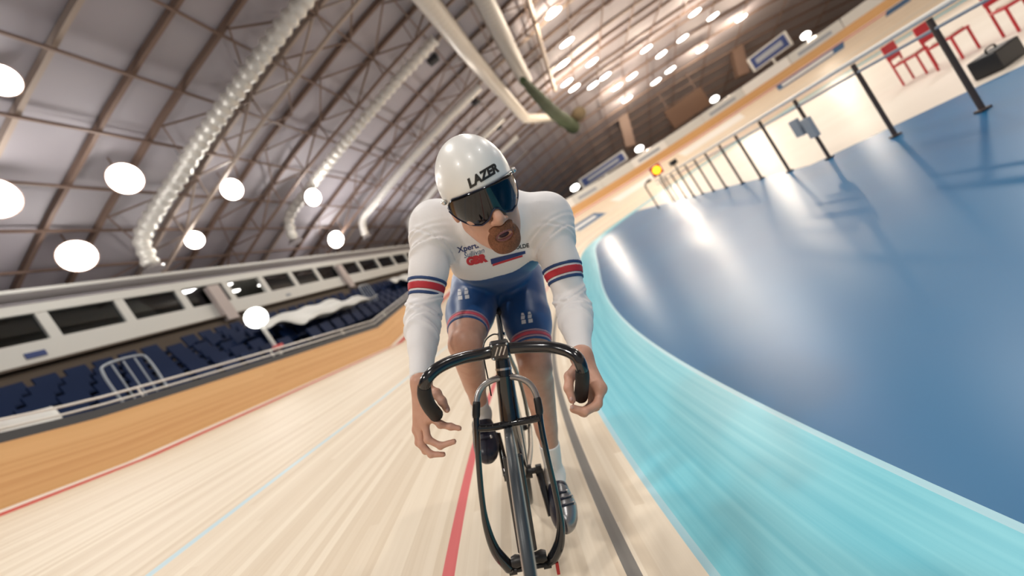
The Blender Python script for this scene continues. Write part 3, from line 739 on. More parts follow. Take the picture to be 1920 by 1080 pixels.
# ---- joints (photo position at an anatomical depth)
shL, shR = L(815, 418, .37), L(1026, 404, .37)
elL, elR = L(794, 590, .29), L(1075, 578, .29)
wrL, wrR = L(790, 716, .085), L(1090, 668, .075)
hipL, hipR = V(-.045, .78, 1.06), V(.155, .76, 1.06)
knL, knR = L(873, 645, .40), L(1004, 690, .45)
anL, anR = L(903, 775, .72), L(1040, 888, .61)
cx = .055
spine = frameof(V(0, -.42, .15))                      # x, along the spine towards the head, out of the back
def S_(along, out, x=0): return V(cx + x, .78, 1.07) + spine[1] * along + spine[2] * out
torso = [(ell(S_(.02, 0), (.165, .13, .115), spine), .03), (ell(S_(.17, -.005), (.142, .16, .112), spine), .06), (ell(S_(.32, .0), (.162, .16, .118), spine), .06),
         (cap(shL * .8 + S_(.42, .02) * .2, shR * .8 + S_(.42, .02) * .2, .068), .07), (cap(S_(.34, .03), S_(.47, .05), .10, .075), .06), (cap(shL * .55 + S_(.42, .06) * .45, S_(.44, .075), .055, .06), .06), (cap(shR * .55 + S_(.42, .06) * .45 + V(0, 0, .022), S_(.44, .085, .05) + V(0, 0, .012), .055, .062), .06),
         (ell(S_(.35, -.075, -.075), (.075, .07, .035), spine), .05), (ell(S_(.35, -.075, .075), (.075, .07, .035), spine), .05)]
def arm(sh, el, wr, sg):
    o = [(cap(sh + V(0,0,-.01), sh * .45 + el * .55, .062, .053), .05), (cap(sh * .45 + el * .55, el, .053, .044), .03),
         (ell(sh + V(sg * .010, -.005, -.020), (.064, .068, .080)), .05)]
    d = el - sh; o += [(cap(sh + d * .35 + V(0, -.022, 0), sh + d * .68 + V(0, -.016, 0), .036, .033), .03), (cap(sh + d * .3 + V(sg * .012, .022, 0), sh + d * .7 + V(sg * .008, .018, 0), .036, .03), .03)]
    return o
def fore(el, wr, sg, planes=None):
    d = wr - el
    o = [(cap(el, wr, .042, .026), .02), (cap(el + d * .10 + V(sg * .008, 0, 0), el + d * .52, .042, .034), .02)]
    return [(cut(p[0], planes), p[1]) for p in o] if planes else o
def thigh(hp, kn, planes=None):
    d = kn - hp
    o = [(cap(hp, hp + d * .55, .098, .088), .05), (cap(hp + d * .5, kn, .088, .060), .03), (cap(hp + d * .3 + V(0, 0, .03), hp + d * .85 + V(0, -.01, .012), .062, .048), .03)]
    return [(cut(p[0], planes), p[1]) for p in o] if planes else o
def shank(kn, an, sg):
    d = an - kn; back = V(0, 1, 0); back = back - d * (back @ d) / (d @ d); back /= np.linalg.norm(back)
    return [(cap(kn, an, .050, .031), .02), (ell(kn + V(0, -.018, .004), (.044, .038, .050)), .03), (cap(kn + d * .14 + back * .018 + V(sg * .006, 0, 0), kn + d * .55 + back * .016, .052, .038), .03),
            (cap(kn + d * .05 + V(-sg * .02, 0, 0), kn + d * .3 + V(-sg * .012, 0, 0), .036, .034), .02), (cap(kn + d * .1 - back * .02, kn + d * .8 - back * .008, .026, .02), .02)]
def foot(an, toe, heel): return [(cap(an, heel, .032, .03), .02), (cap(heel, toe, .032, .028), .03), (cap(an, toe, .03, .03), .03)]
toL, heL = L(913, 845, .60), an_h if False else L(905, 800, .76)
toR, heR = L(1058, 972, .47), L(1040, 905, .67)

# head frame
hC = L(904, 370, .075)
hz = V(-.27, .0, .96); hz = hz + V(0, -.42, 0); hz /= np.linalg.norm(hz)
hf = V(.11, -1, -.12); hf -= hz * (hf @ hz); hf /= np.linalg.norm(hf)
hu = np.cross(hz, hf) * -1
hu = np.cross(hf, hz)
if hu[0] < 0: hu = -hu
HA = np.array([hu, hf, hz])
HS = 1.13
def H(u, v, w): return hC + HS * (hu * u + hf * v + hz * w)
def hcap(a, b, r, r2=None): return cap(H(*a), H(*b), r * HS, (r if r2 is None else r2) * HS)
def hell(c, r): return ell(H(*c), np.array(r) * HS, HA)
head = [(hell((0, -.01, .03), (.074, .096, .092)), .02), (hell((0, .025, -.045), (.060, .068, .078)), .03),
        (hcap((-.048, .0, -.05), (-.016, .068, -.104), .022, .017), .03), (hcap((.048, .0, -.05), (.016, .068, -.104), .022, .017), .03),
        (hell((0, .074, -.108), (.022, .018, .017)), .02), (hcap((0, .088, .0), (0, .112, -.036), .0085, .0125), .012),
        (hcap((0, .094, -.045), (0, .108, -.040), .009, .010), .01), (hell((-.014, .099, -.043), (.008, .010, .007)), .008), (hell((.014, .099, -.043), (.008, .010, .007)), .008),
        (hcap((-.034, .076, .022), (.034, .076, .022), .014), .02), (hell((-.043, .058, -.022), (.022, .022, .020)), .025), (hell((.043, .058, -.022), (.022, .022, .020)), .025),
        (hell((0, .086, -.068), (.026, .012, .012)), .012), (hcap((-.020, .083, -.073), (.020, .083, -.073), .0062), .006), (hcap((-.017, .080, -.091), (.017, .080, -.091), .0072), .006),
        (hell((-.031, .094, .002), (.016, .014, .011)), .012, 'sub'), (hell((.031, .094, .002), (.016, .014, .011)), .012, 'sub'),
        (hell((.001, .094, -.082), (.019, .015, .0072)), .004, 'sub'),
        (hell((-.077, -.01, -.005), (.008, .018, .030)), .006), (hell((.077, -.01, -.005), (.008, .018, .030)), .006)]
neck = [(cap(S_(.45, .03), H(0, -.03, -.05), .066, .060), .05)]

# hands: finger = points (px, py, depth) and radius at root and tip
def finger(pts, r0, r1):
    P_ = [L(*q) for q in pts]; n = len(P_) - 1; rr = np.linspace(r0, r1, n + 1)
    o = [(cap(P_[i], P_[i + 1], rr[i], rr[i + 1]), .006) for i in range(n)]
    o += [(ell(P_[i], (rr[i] * 1.08,) * 3), .004) for i in range(1, n)]
    return o
def handL():
    k = [(808, 781, .050), (796, 789, .060), (787, 798, .072), (782, 806, .085)]
    o = [(cap(wrL, L(*q), .021, .0125), .016) for q in k]
    o += [(cap(L(797, 745, .075), L(*k[0]), .018, .012), .012), (cap(L(*k[0]), L(*k[3]), .0115, .0105), .012)]
    o += finger([k[0], (826, 796, .032), (845, 800, .026), (861, 803, .022)], .0105, .0072)
    o += finger([k[1], (802, 824, .046), (826, 836, .036), (851, 828, .030)], .0108, .0075)
    o += finger([k[2], (791, 834, .062), (808, 852, .052), (831, 852, .046)], .0104, .0072)
    o += finger([k[3], (784, 830, .080), (797, 846, .072), (812, 851, .066)], .0090, .0066)
    o += finger([(800, 728, .075), (818, 738, .048), (829, 752, .036), (838, 768, .028)], .0150, .0088)
    return o
def handR():
    k = [(1126, 728, .000), (1123, 738, .018), (1119, 746, .036), (1114, 752, .052)]
    o = [(cap(wrR, L(*q), .023, .0135), .018) for q in k]
    o += [(cap(L(1098, 692, .055), L(*k[0]), .020, .0135), .014), (cap(L(*k[0]), L(*k[3]), .0125, .0115), .012)]
    o += finger([k[0], (1121, 757, -.020), (1098, 771, -.030), (1075, 765, -.026)], .0118, .0085)
    o += finger([k[1], (1117, 762, .002), (1095, 774, -.008), (1074, 768, -.004)], .0118, .0085)
    o += finger([k[2], (1111, 764, .024), (1092, 774, .014), (1074, 768, .018)], .0110, .0080)
    o += finger([k[3], (1106, 762, .044), (1090, 770, .036), (1076, 765, .038)], .0100, .0075)
    o += finger([(1084, 686, .060), (1068, 706, .020), (1066, 728, .002), (1073, 750, -.010)], .0155, .0098)
    return o
body = torso + arm(shL, elL, wrL, -1) + fore(elL, wrL, -1) + arm(shR, elR, wrR, 1) + fore(elR, wrR, 1) + neck + thigh(hipL, knL) + thigh(hipR, knR) + shank(knL, anL, -1) + shank(knR, anR, 1) \
    + foot(anL, toL, heL) + foot(anR, toR, heR) + head + handL() + handR()
bod = sculpt('body', body, M['skin'], person); bod['label'] = 'bare skin of face, hands and knees'

# ---- clothing: grown from the same body, cut at cuffs, waist and hems
def unit(v): return v / np.linalg.norm(v)
fL, fR = unit(wrL - elL), unit(wrR - elR)
cuffL, cuffR = wrL - fL * .012, wrR - fR * .010
_bt = BVHTree.FromPolygons([v.co for v in bod.data.vertices], [p.vertices for p in bod.data.polygons])
def on_body(px, py):
    d = L(px, py, .5) - _cl; h_ = _bt.ray_cast(Vector(_cl), Vector(d)); return np.array(h_[0])
_w = [on_body(847, 486), on_body(930, 511), on_body(992, 480)]
waist_o = _w[1]; waist_n = np.cross(_w[2] - _w[0], _w[1] - _w[0]); waist_n /= np.linalg.norm(waist_n)
if waist_n @ spine[1] > 0: waist_n = -waist_n
print('WAIST', [q.round(3) for q in _w], waist_n.round(2), spine[1].round(2))
top = [(cut(p[0], [(waist_o, waist_n)]), p[1]) for p in torso] + arm(shL, elL, wrL, -1) + fore(elL, wrL, -1, [(cuffL, fL)]) + arm(shR, elR, wrR, 1) + fore(elR, wrR, 1, [(cuffR, fR)])
def folds(el, sh, wr):
    o = []
    for base, d, ks, r_ in ((el, unit(sh - el), (.018, .042), .0465), (el, unit(wr - el), (.015, .04, .066, .09), .0415), (sh, unit(el - sh), (.06, .085, .11), .0600)):
        for i, k in enumerate(ks):
            fr = frameof(unit(d + V(.35 * (-1) ** i, -.2, .1 * i)))
            o.append((ell(base + d * k, (r_ * 1.02, .008, r_ * 1.02), fr), .014))
    return o
top += folds(elL, shL, wrL) + folds(elR, shR, wrR)
ncap = [(cut(cap(S_(.45, .03), H(0, -.03, -.05), .066, .060), [(S_(.45, .03) * .62 + H(0, -.03, -.05) * .38, unit(H(0, -.03, -.05) - S_(.45, .03)))]), .05)]
sculpt('jersey', top + ncap, M['jersey'], person, iso=.0055)['label'] = 'white long-sleeved cycling top'
for el, wr, cf, f in ((elL, wrL, cuffL, fL), (elR, wrR, cuffR, fR)):
    pass
dL, dR = unit(knL - hipL), unit(knR - hipR)
hemL = L(880, 592, .44) * 1.0; hemR = L(996, 640, .49)
tL = (hemL - hipL) @ dL; tR = (hemR - hipR) @ dR
hemL = hipL + dL * tL; hemR = hipR + dR * tR
nL = unit(dL + V(0, 0, -.25)); nR = unit(dR + V(0, 0, -.15))
wcut = [(waist_o - unit(waist_n) * .11, -unit(waist_n))]
sh_pr = [(cut(p[0], wcut), p[1]) for p in torso] + thigh(hipL, knL, [(hemL, nL)]) + thigh(hipR, knR, [(hemR, nR)])
shorts = sculpt('shorts', sh_pr, M['shorts'], person, iso=.0035); shorts['label'] = 'royal blue cycling shorts'
def ring(name, prims, o, n, a, b, m, iso, parent=person, h=.003):
    n = unit(n); pr = [(cut(p[0], [(o + n * b, n), (o + n * a, -n)]), p[1]) for p in prims]
    r = sculpt(name, pr, m, parent, h=h, iso=0.0); return r
def band(name, prims, o, n, a, b, m, g, label=None):
    n = unit(n); lo = o - .14; hi = o + .14
    F = Field(lo, hi, .0028)
    for p in prims: F.put(p[0][0], p[0][1] - .06 - p[1], p[0][2] + .06 + p[1], p[1])
    sl, X, Y, Z = F.sub(lo - 1, hi + 1); q = (X - o[0]) * n[0] + (Y - o[1]) * n[1] + (Z - o[2]) * n[2]
    rad = np.sqrt(np.maximum((X - o[0]) ** 2 + (Y - o[1]) ** 2 + (Z - o[2]) ** 2 - q * q, 0)) - .125
    F.D = np.maximum(np.maximum(np.maximum(F.D - g, q - b), a - q), rad)
    v, f = F.mesh(0); r = mesh_obj(name, v, f, m, person)
    if label: r['label'] = label
    return r
aL, aR = arm(shL, elL, wrL, -1) + fore(elL, wrL, -1), arm(shR, elR, wrR, 1) + fore(elR, wrR, 1)
for pr, o, n in ((aL, L(796, 542, .315), unit(elL - shL)), (aR, L(1056, 514, .315), unit(elR - shR))):
    for a, b, m, lb in ((-.026, -.016, 'stripe_navy', 'navy sleeve stripe'), (-.010, .012, 'stripe_red', 'red sleeve stripe'), (.018, .028, 'stripe_navy', 'navy sleeve stripe')):
        band('sleeve_stripe', pr, o, n, a, b, M[m], .0085, lb)
for pr, o, n in ((thigh(hipL, knL), hemL, nL), (thigh(hipR, knR), hemR, nR)):
    for a, b, m, lb in ((-.006, .002, 'hem_pale', 'pale hem edge'), (-.022, -.007, 'stripe_pink', 'pinkish red hem stripe'), (-.030, -.023, 'hem_pale', 'pale hem edge')):
        band('leg_hem', pr, o, n, a, b, M[m], .0052, lb)
cL = [(cut(p[0], []), p[1]) for p in fore(elR, wrR, 1)]
band('cuff_seam', fore(elR, wrR, 1), L(1084, 636, .13), fR, -.0022, .0022, M['greyprint'], .0052)
band('cuff_seam', fore(elR, wrR, 1), L(1086, 650, .11), fR, -.0022, .0022, M['greyprint'], .0052)

# beard, lips, eyes
def hregion(c, r):
    return hell(c, r)[0]
def beard_clip(X, Y, Z):
    reg = hell((0, .078, -.092), (.040, .055, .041))[0](X, Y, Z)
    st = hell((0, .090, -.060), (.031, .03, .0100))[0](X, Y, Z)
    lip = hell((0, .09, -.0815), (.0225, .05, .0130))[0](X, Y, Z)
    nose = hell((0, .105, -.040), (.022, .03, .016))[0](X, Y, Z)
    return np.maximum(np.maximum(np.minimum(reg, st), -lip), -nose)
hb = [p for p in head[:15]]
sculpt('beard', hb, M['beard'], person, h=.0025, iso=.0028, clip=beard_clip)['label'] = 'ginger beard and moustache'
sculpt('lips', head, M['lip'], person, h=.002, iso=.0006, clip=lambda X, Y, Z: np.maximum(hell((0, .09, -.0815), (.0220, .05, .0128))[0](X, Y, Z), -hell((.001, .094, -.082), (.0185, .05, .0068))[0](X, Y, Z)))
MB().ball(H(0, .078, -.082), V(.020, .008, .009) * HS, 12, ax=HA).build('mouth', M['mouth'], person)
for sg in (-1, 1):
    e = MB().ball(H(sg * .031, .079, .002), .0115 * HS, 14).build('eye', M['eye'], person)
    MB().ball(H(sg * .031 + .002, .0885, .001), V(.0055, .002, .0055) * HS, 12, ax=HA).build('iris', M['iris'], e)
    MB().tube(crom([H(sg * .014, .087, .024), H(sg * .032, .090, .029), H(sg * .05, .078, .024)], 5), .0035, 6).build('eyebrow', M['beard'], person)

# helmet shell and visor
eC = (0, -.012, .042); eR = V(.088, .125, .108)
def E_pt(az, t, g=0.0, back=True):
    """az: 0 = front, positive towards u; t: polar angle from the top"""
    r = eR + g; v = math.cos(az)
    rv = r[1] * (1.12 if v < 0 else 1)
    return H(eC[0] + r[0] * math.sin(t) * math.sin(az), eC[1] + rv * math.sin(t) * v, eC[2] + r[2] * math.cos(t))
def brow(az):   # polar angle of the rim
    a = abs(az)
    return np.interp(a, [0, .5, 1.0, 1.4, 1.9, 2.5, PI], [1.60, 1.60, 1.64, 1.86, 2.08, 2.05, 2.0])
n_a, n_t = 72, 22
Pm = np.array([[E_pt(-PI + 2 * PI * i / n_a, brow(-PI + 2 * PI * i / n_a) * (j / n_t) ** .9) for j in range(n_t + 1)] for i in range(n_a + 1)])
mb = MB(); mb.grid(Pm); hel = mb.build('helmet', M['helmet'], person, angle=80); hel['label'] = 'white aero helmet'
q = hel.modifiers.new('s', 'SOLIDIFY'); q.thickness = .010; q.offset = -1
rim = [E_pt(a, brow(a), .0005) for a in np.linspace(-PI, PI, 96)]
MB().tube(rim, .0035, 6, cap=False).build('rim_edge', M['visoredge'], hel)
def vis(az, k):
    a = abs(az); t0 = brow(az) - .02
    t1 = np.interp(a, [0, .10, .25, .5, .8, 1.1, 1.35], [2.06, 2.10, 2.28, 2.38, 2.30, 2.10, 1.90])
    t = t0 + (t1 - t0) * k; r = eR + np.array([.004, .006, .004]); s_ = math.sin(t) if t < PI / 2 else 1 - (1 - math.sin(t)) * .45
    return H(eC[0] + r[0] * s_ * math.sin(az), eC[1] + r[1] * s_ * math.cos(az), eC[2] + r[2] * math.cos(t))
azs = np.linspace(-1.35, 1.35, 61)
Pm = np.array([[vis(a, k) for k in np.linspace(0, 1, 13)] for a in azs]); mb = MB(); mb.grid(Pm, flip=True)
vz = mb.build('visor', M['visor'], hel, angle=80); vz['label'] = 'dark tinted visor'
q = vz.modifiers.new('s', 'SOLIDIFY'); q.thickness = .0018; q.offset = 1
edge = [vis(a, 1) for a in azs]; MB().tube(edge, .0022, 6).build('visor_rim', M['visoredge'], vz)
for sg in (-1, 1): MB().ball(E_pt(sg * 1.28, 1.66, .006), V(.008, .008, .008), 10).build('visor_clip', M['silver'], vz)

# printing on cloth: outlines dropped straight back on to the cloth
dg = bpy.context.evaluated_depsgraph_get()
def text_mesh(body_, size, bold=.0, shear=0.0):
    c = bpy.data.curves.new('print', 'FONT'); c.body = body_; c.size = size; c.offset = bold; c.shear = shear; c.align_x = 'CENTER'; c.align_y = 'CENTER'; c.resolution_u = 3
    o = link(bpy.data.objects.new('print', c)); dgx = bpy.context.evaluated_depsgraph_get(); me = bpy.data.meshes.new_from_object(o.evaluated_get(dgx))
    bpy.data.objects.remove(o); bpy.data.curves.remove(c)
    return me
def shape_mesh(polys):
    me = bpy.data.meshes.new('print'); v = []; f = []
    for p in polys: f.append(tuple(range(len(v), len(v) + len(p)))); v += [(x, y, 0) for x, y in p]
    me.from_pydata(v, [], f); return me
def tree_of(o):
    me = o.data; return BVHTree.FromPolygons([v.co for v in me.vertices], [p.vertices for p in me.polygons])
def drop(name, me, target, tree, at, right, down_normal, m, up=None, lift=.0016, label=None, parent=None):
    import bmesh
    b = bmesh.new(); b.from_mesh(me); bmesh.ops.triangulate(b, faces=b.faces[:])
    for _ in range(2):
        es = [e for e in b.edges if e.calc_length() > .006]
        if es: bmesh.ops.subdivide_edges(b, edges=es, cuts=1, use_grid_fill=False); bmesh.ops.triangulate(b, faces=[f for f in b.faces if len(f.verts) > 3])
    at = np.array(at); n = unit(np.array(down_normal, float)); r_ = np.array(right, float); r_ -= n * (r_ @ n); r_ = unit(r_)
    u_ = np.cross(r_, n) * -1
    u_ = np.cross(n, r_); u_ = u_ if u_ @ (np.array(up) if up is not None else V(0, 0, 1)) > 0 else -u_
    kill = []
    for v in b.verts:
        p = at + r_ * v.co.x + u_ * v.co.y - n * .2
        hit = tree.ray_cast(Vector(p), Vector(n))
        if hit[0] is None: kill.append(v)
        else: v.co = hit[0] - Vector(n) * lift
    if kill: bmesh.ops.delete(b, geom=kill, context='VERTS')
    me2 = bpy.data.meshes.new(name); b.to_mesh(me2); b.free(); me2.materials.append(m)
    o = link(bpy.data.objects.new(name, me2)); o.parent = parent or target
    if label: o['label'] = label
    return o
tj = tree_of([c for c in person.children if c.name.startswith('jersey')][0]); jer = [c for c in person.children if c.name.startswith('jersey')][0]
ts = tree_of(shorts); th_ = tree_of(hel)
# helmet lettering
lt = E_pt(.04, 1.38); nn = unit(H(*eC) - lt)
drop('lettering', text_mesh('LAZER', .029, .0016, .25), hel, th_, lt, hu * 1.0 + hz * .10, nn, M['satin'], up=hz, lift=.0012, label='black lettering on the helmet')
# chest printing
def chest(name, me, px, m, rot=0.0, y=.5, label=None):
    at = L(*px, y); d = unit(at - _cl)
    return drop(name, me, jer, tj, at, V(math.cos(rot), 0, math.sin(rot)), d, m, label=label)
chest('chest_print', text_mesh('Xpertise', .027, .0006), (884, 463), M['navy'], .10, label='navy chest lettering')
chest('chest_print', text_mesh('Sullivan', .024, .0, .3), (888, 475), M['signblue'], .12, label='blue script chest lettering')
chest('chest_print', text_mesh('GBR', .034, .003), (893, 488), M['stripe_red'], .06, label='red chest lettering')
chest('chest_print', text_mesh('KOLDE', .018, .0006), (976, 463), M['satin'], .02, label='small dark chest lettering')
chest('chest_print', shape_mesh([[(-.06, -.014), (.06, .004), (.06, .014), (-.06, .004)]]), (953, 483), M['navy'], 0, label='navy chest stripe')
chest('chest_print', shape_mesh([[(-.055, -.012), (.05, .004), (.05, .010), (-.055, -.004)]]), (953, 488), M['stripe_red'], 0, label='red chest stripe')
# pale emblems on the thighs
def emblem():
    P_ = []
    for ox in (-.013, .013):
        P_ += [[(ox - .008, -.020), (ox + .008, -.020), (ox + .009, -.006), (ox - .007, -.006)], [(ox - .008, -.003), (ox + .006, -.003), (ox + .009, .010), (ox - .006, .010)], [(ox - .005, .012), (ox + .008, .012), (ox + .005, .021), (ox - .003, .021)]]
    return shape_mesh(P_)
for px, y in (((868, 551), .52), ((987, 596), .57)):
    at = L(*px, y); drop('thigh_emblem', emblem(), shorts, ts, at, V(1, 0, 0), unit(at - _cl), M['print'], label='pale double emblem on the thigh')

# socks and shoes
for kn, an, to, he, nm in ((knL, anL, toL, heL, 'R'), (knR, anR, toR, heR, 'L')):
    d = unit(an - kn); Ls = np.linalg.norm(an - kn); o = an - d * (.15 if nm == 'L' else .10)
    pr = [(cut(p[0], [(o, -d)]), p[1]) for p in shank(kn, an, -1 if nm == 'R' else 1)] + foot(an, to, he)
    sculpt('sock', pr, M['sock'], person, h=.004, iso=.0035)['label'] = 'white sock'
def shoe(an, toe, heel, sg, name):
    f = unit(toe - heel); dn = V(0, 0, -1) - f * (V(0, 0, -1) @ f); dn = unit(dn); sx = np.cross(f, dn)
    pr = [(cap(heel, toe - f * .03, .040, .042), .03), (cap(toe - f * .05 + sx * .01, toe + f * .02, .043, .032), .03), (cap(heel - dn * .02, heel + f * .05 - dn * .035, .038, .036), .03), (cap(an * .62 + toe * .38, toe, .040, .036), .03)]
    pl = [(heel + dn * .038, dn), (an - dn * .030 + f * .0, -dn)]
    s_ = sculpt(name, [(cut(p[0], [pl[0], pl[1]]), p[1]) for p in pr], M['shoe'], person, h=.004)
    so = sculpt('sole', [(cut(grow(p[0], .003), [(heel + dn * .048, dn), (heel + dn * .036, -dn)]), p[1]) for p in pr], M['sole'], s_, h=.004)
    pt = [(cut(grow(p[0], .0025), [(toe - f * .085, -f), (heel + dn * .034, dn), (an - dn * .028, -dn), (toe + sx * (.004 * sg) * (1 if sx[0] > 0 else -1), -sx * (1 if sx[0] * sg > 0 else -1))]), p[1]) for p in pr]
    sculpt('toe_cap', pt, M['shoesilver'] if name == 'shoe' and sg > 0 else M['shoe'], s_, h=.004)
    bt_ = tree_of(s_)
    for p0, p1 in ((((1044, 926), (1062, 922)), ((1048, 938), (1070, 931)), ((1052, 950), (1080, 942))) if sg > 0 else (((898, 812), (916, 808)), ((900, 824), (920, 820)))):
        hs = []
        for q in np.linspace(0, 1, 6):
            d_ = L(p0[0] * (1 - q) + p1[0] * q, p0[1] * (1 - q) + p1[1] * q, .5) - _cl; h_ = bt_.ray_cast(Vector(_cl), Vector(d_))
            if h_[0] is not None: hs.append(np.array(h_[0]) + np.array(h_[1]) * .003 * (1 if h_[1].dot(Vector(d_)) < 0 else -1))
        if len(hs) > 2:
            MB().tube(np.array(hs), .0055, 8).build('strap', M['shoe'], s_); MB().ball(hs[-1], (.0075,) * 3, 10).build('buckle', M['silver'], s_)
    return s_
shoe(anR, toR, heR, 1, 'shoe')['label'] = 'navy and silver cycling shoe'
shoe(anL, toL, heL, -1, 'shoe')['label'] = 'black cycling shoe seen sole first'
# fingernails
for px in ((1072, 763, -.037), (1071, 748, -.02), (838, 768, .018)):
    MB().ball(L(*px), (.0045, .0025, .0055), 8).build('fingernail', M['nail'], person)

# ---- bicycle
bike = thing('bicycle', 'black track bicycle with wide hooped fork and drop bars under the cyclist', 'bicycle', M=BM)
hb = MB()
barL_ = [(934, 656, .0), (905, 664, .0), (868, 671, -.012), (836, 682, -.035), (812, 697, -.055), (798, 716, -.062), (796, 738, -.045), (804, 760, -.012), (818, 778, .04)]
barR_ = [(940, 654, .0), (985, 651, .0), (1030, 651, -.012), (1060, 657, -.035), (1080, 668, -.055), (1090, 686, -.062), (1092, 706, -.045), (1091, 726, -.012), (1089, 744, .03)]
bl, br = [crom([L(*q) for q in s_], 8) for s_ in (barL_, barR_)]
hbar = MB(); n_ = len(bl); hbar.tube(bl, np.interp(np.arange(n_), [0, n_ * .5, n_ * .7, n_], [.0160, .0150, .0150, .0150]), 14); hbar.tube(br, .0152, 14)
hbo = hbar.build('handlebar', M['carbon'], bike, angle=60)
for c in (bl, br): MB().tube(c[-22:], np.interp(np.arange(22), [0, 4, 21], [.0162, .0178, .0185]), 14).build('grip', M['grip'], hbo)
for c in (bl, br): MB().ball(c[-1], .0172, 12).build('end_plug', M['satin'], hbo)
cl = L(937, 655, .0); hd_t = L(946, 706, .06); hd_b = L(957, 792, .045)
ax = unit(hd_t - hd_b)
sm = MB(); sm.box(cl + V(0, -.004, 0), (.050, .044, .046)); sm.beam(cl + V(0, .01, -.005), hd_t + ax * .055 + V(0, .015, 0), .036, .036)
so_ = sm.build('stem', M['satin'], bike, bevel=.007)
fr_ = V(0, -.027, 0)
MB().box(cl + fr_, (.046, .008, .040)).build('face_plate', M['carbon'], so_, bevel=.004)
for k in range(3):
    MB().beam(cl + fr_ + V(-.014 + .010 * k, -.005, -.010), cl + fr_ + V(-.004 + .010 * k, -.005, .011), .0035, .003).build('chevron', M['silver'], so_)
for sx in (-1, 1):
    for sz_ in (-1, 1): MB().ball(cl + fr_ + V(sx * .019, -.005, sz_ * .016), .0032, 8).build('bolt', M['silver'], so_)
MB().tube([hd_t, hd_t + ax * .028, hd_t + ax * .05, hd_t + ax * .065], [.021, .021, .019, .019], 16).build('spacer', M['carbon'], bike)
MB().tube([hd_t + ax * .018, hd_t + ax * .024], [.0225, .0225], 16).build('spacer_ring', M['silver'], bike)
# frame
bbx = bx(.6); BB = V(bbx, .60, .285); RH = V(bx(.97), .97, .335); ST = V(bx(.72), .72, .84)
frm = MB()
frm.tube(np.array([hd_t + ax * .005, hd_t * .5 + hd_b * .5 + V(0, .012, 0), hd_b + V(0, .01, 0)]), [.024, .026, .028], 16, flat=1.0)
frm.tube(crom([hd_b + V(0, .03, .03), hd_b * .5 + BB * .5, BB], 6), .022, 12); frm.tube(crom([hd_t + V(0, .02, -.03), ST + V(0, .0, -.02)], 6), .017, 12); frm.tube([ST, BB], [.017, .02], 12)
fo = frm.build('frame', M['carbon'], bike)
MB().lathe([(.026, -.036), (.026, .036)], BB, (1, 0, 0), 18, capped=True).build('bottom_bracket', M['satin'], fo)
for sx in (-1, 1):
    MB().tube(crom([BB + V(sx * .022, .02, .0), BB * .55 + RH * .45 + V(sx * .045, 0, .0), RH + V(sx * .058, 0, 0)], 6), .011, 10).build('chain_stay', M['frame_sand'], fo)
    MB().tube(crom([ST + V(sx * .012, .01, -.08), ST * .5 + RH * .5 + V(sx * .05, 0, -.02), RH + V(sx * .058, 0, 0)], 6), .009, 10).build('seat_stay', M['frame_sand'], fo)
MB().tube([ST + V(0, 0, -.05), V(bx(.74), .745, .955)], [.0115, .0115], 12).build('seat_post', M['satin'], bike)
sad = MB(); sad.grid(np.array([[(bx(.74) + w * k, y, z - .02 * abs(k) ** 2) for k in np.linspace(-1, 1, 9)] for y, w, z in [(.60, .016, .948), (.64, .022, .956), (.70, .030, .958), (.76, .052, .960), (.82, .070, .966), (.86, .060, .968)]]))
q = sad.build('saddle', M['satin'], bike); sm2 = q.modifiers.new('s', 'SOLIDIFY'); sm2.thickness = .02
# fork: hoop, crossbar, legs
fl = [(941, 709, .05), (925, 712, .048), (907, 723, .045), (896, 742, .04), (893, 770, .03), (894, 805, .02), (897, 860, .01), (903, 930, .004), (912, 985, .0), (928, 1030, .0), (952, 1060, 0), (962, 1070, 0)]
fr2 = [(951, 707, .05), (970, 708, .048), (990, 717, .045), (1003, 735, .04), (1010, 762, .03), (1015, 800, .02), (1026, 855, .01), (1042, 925, .004), (1051, 975, .0), (1050, 1012, .0), (1040, 1040, 0), (1026, 1058, 0)]
pl, pr_ = [crom([L(*q) for q in s_], 7) for s_ in (fl, fr2)]
fk = MB()
n_ = len(pl); rr = np.interp(np.arange(n_), [0, 26, 35, 52, 66, 72, n_ - 1], [.008, .008, .0080, .0078, .0145, .015, .009])
fk.tube(pl[24:], rr[24:], 14); fk.tube(pr_[24:], rr[24:], 14)
fko = fk.build('fork', M['carbon'], bike, angle=60)
hp = MB(); hoop = np.vstack([pl[:28][::-1], pr_[:28]]); hp.tube(hoop, .0083, 14).build('hoop', M['fork_silver'], fko)
for c in (pl, pr_): MB().tube(c[24:32], np.interp(np.arange(8), [0, 1, 6, 7], [.0092, .0104, .0104, .009]), 12).build('joint_sleeve', M['satin'], fko)
cb = crom([L(895, 803, .02), L(925, 801, .03), L(957, 794, .035), L(990, 788, .03), L(1013, 783, .02)], 5)
MB().tube(cb, .0098, 12).build('crossbar', M['carbon'], fko)
for k in np.linspace(.08, .92, 9):
    c = cb[int(k * (len(cb) - 1))]; MB().ball(c + V(0, -.0075, .006), .0028, 8).build('rivet', M['satin'], fko)
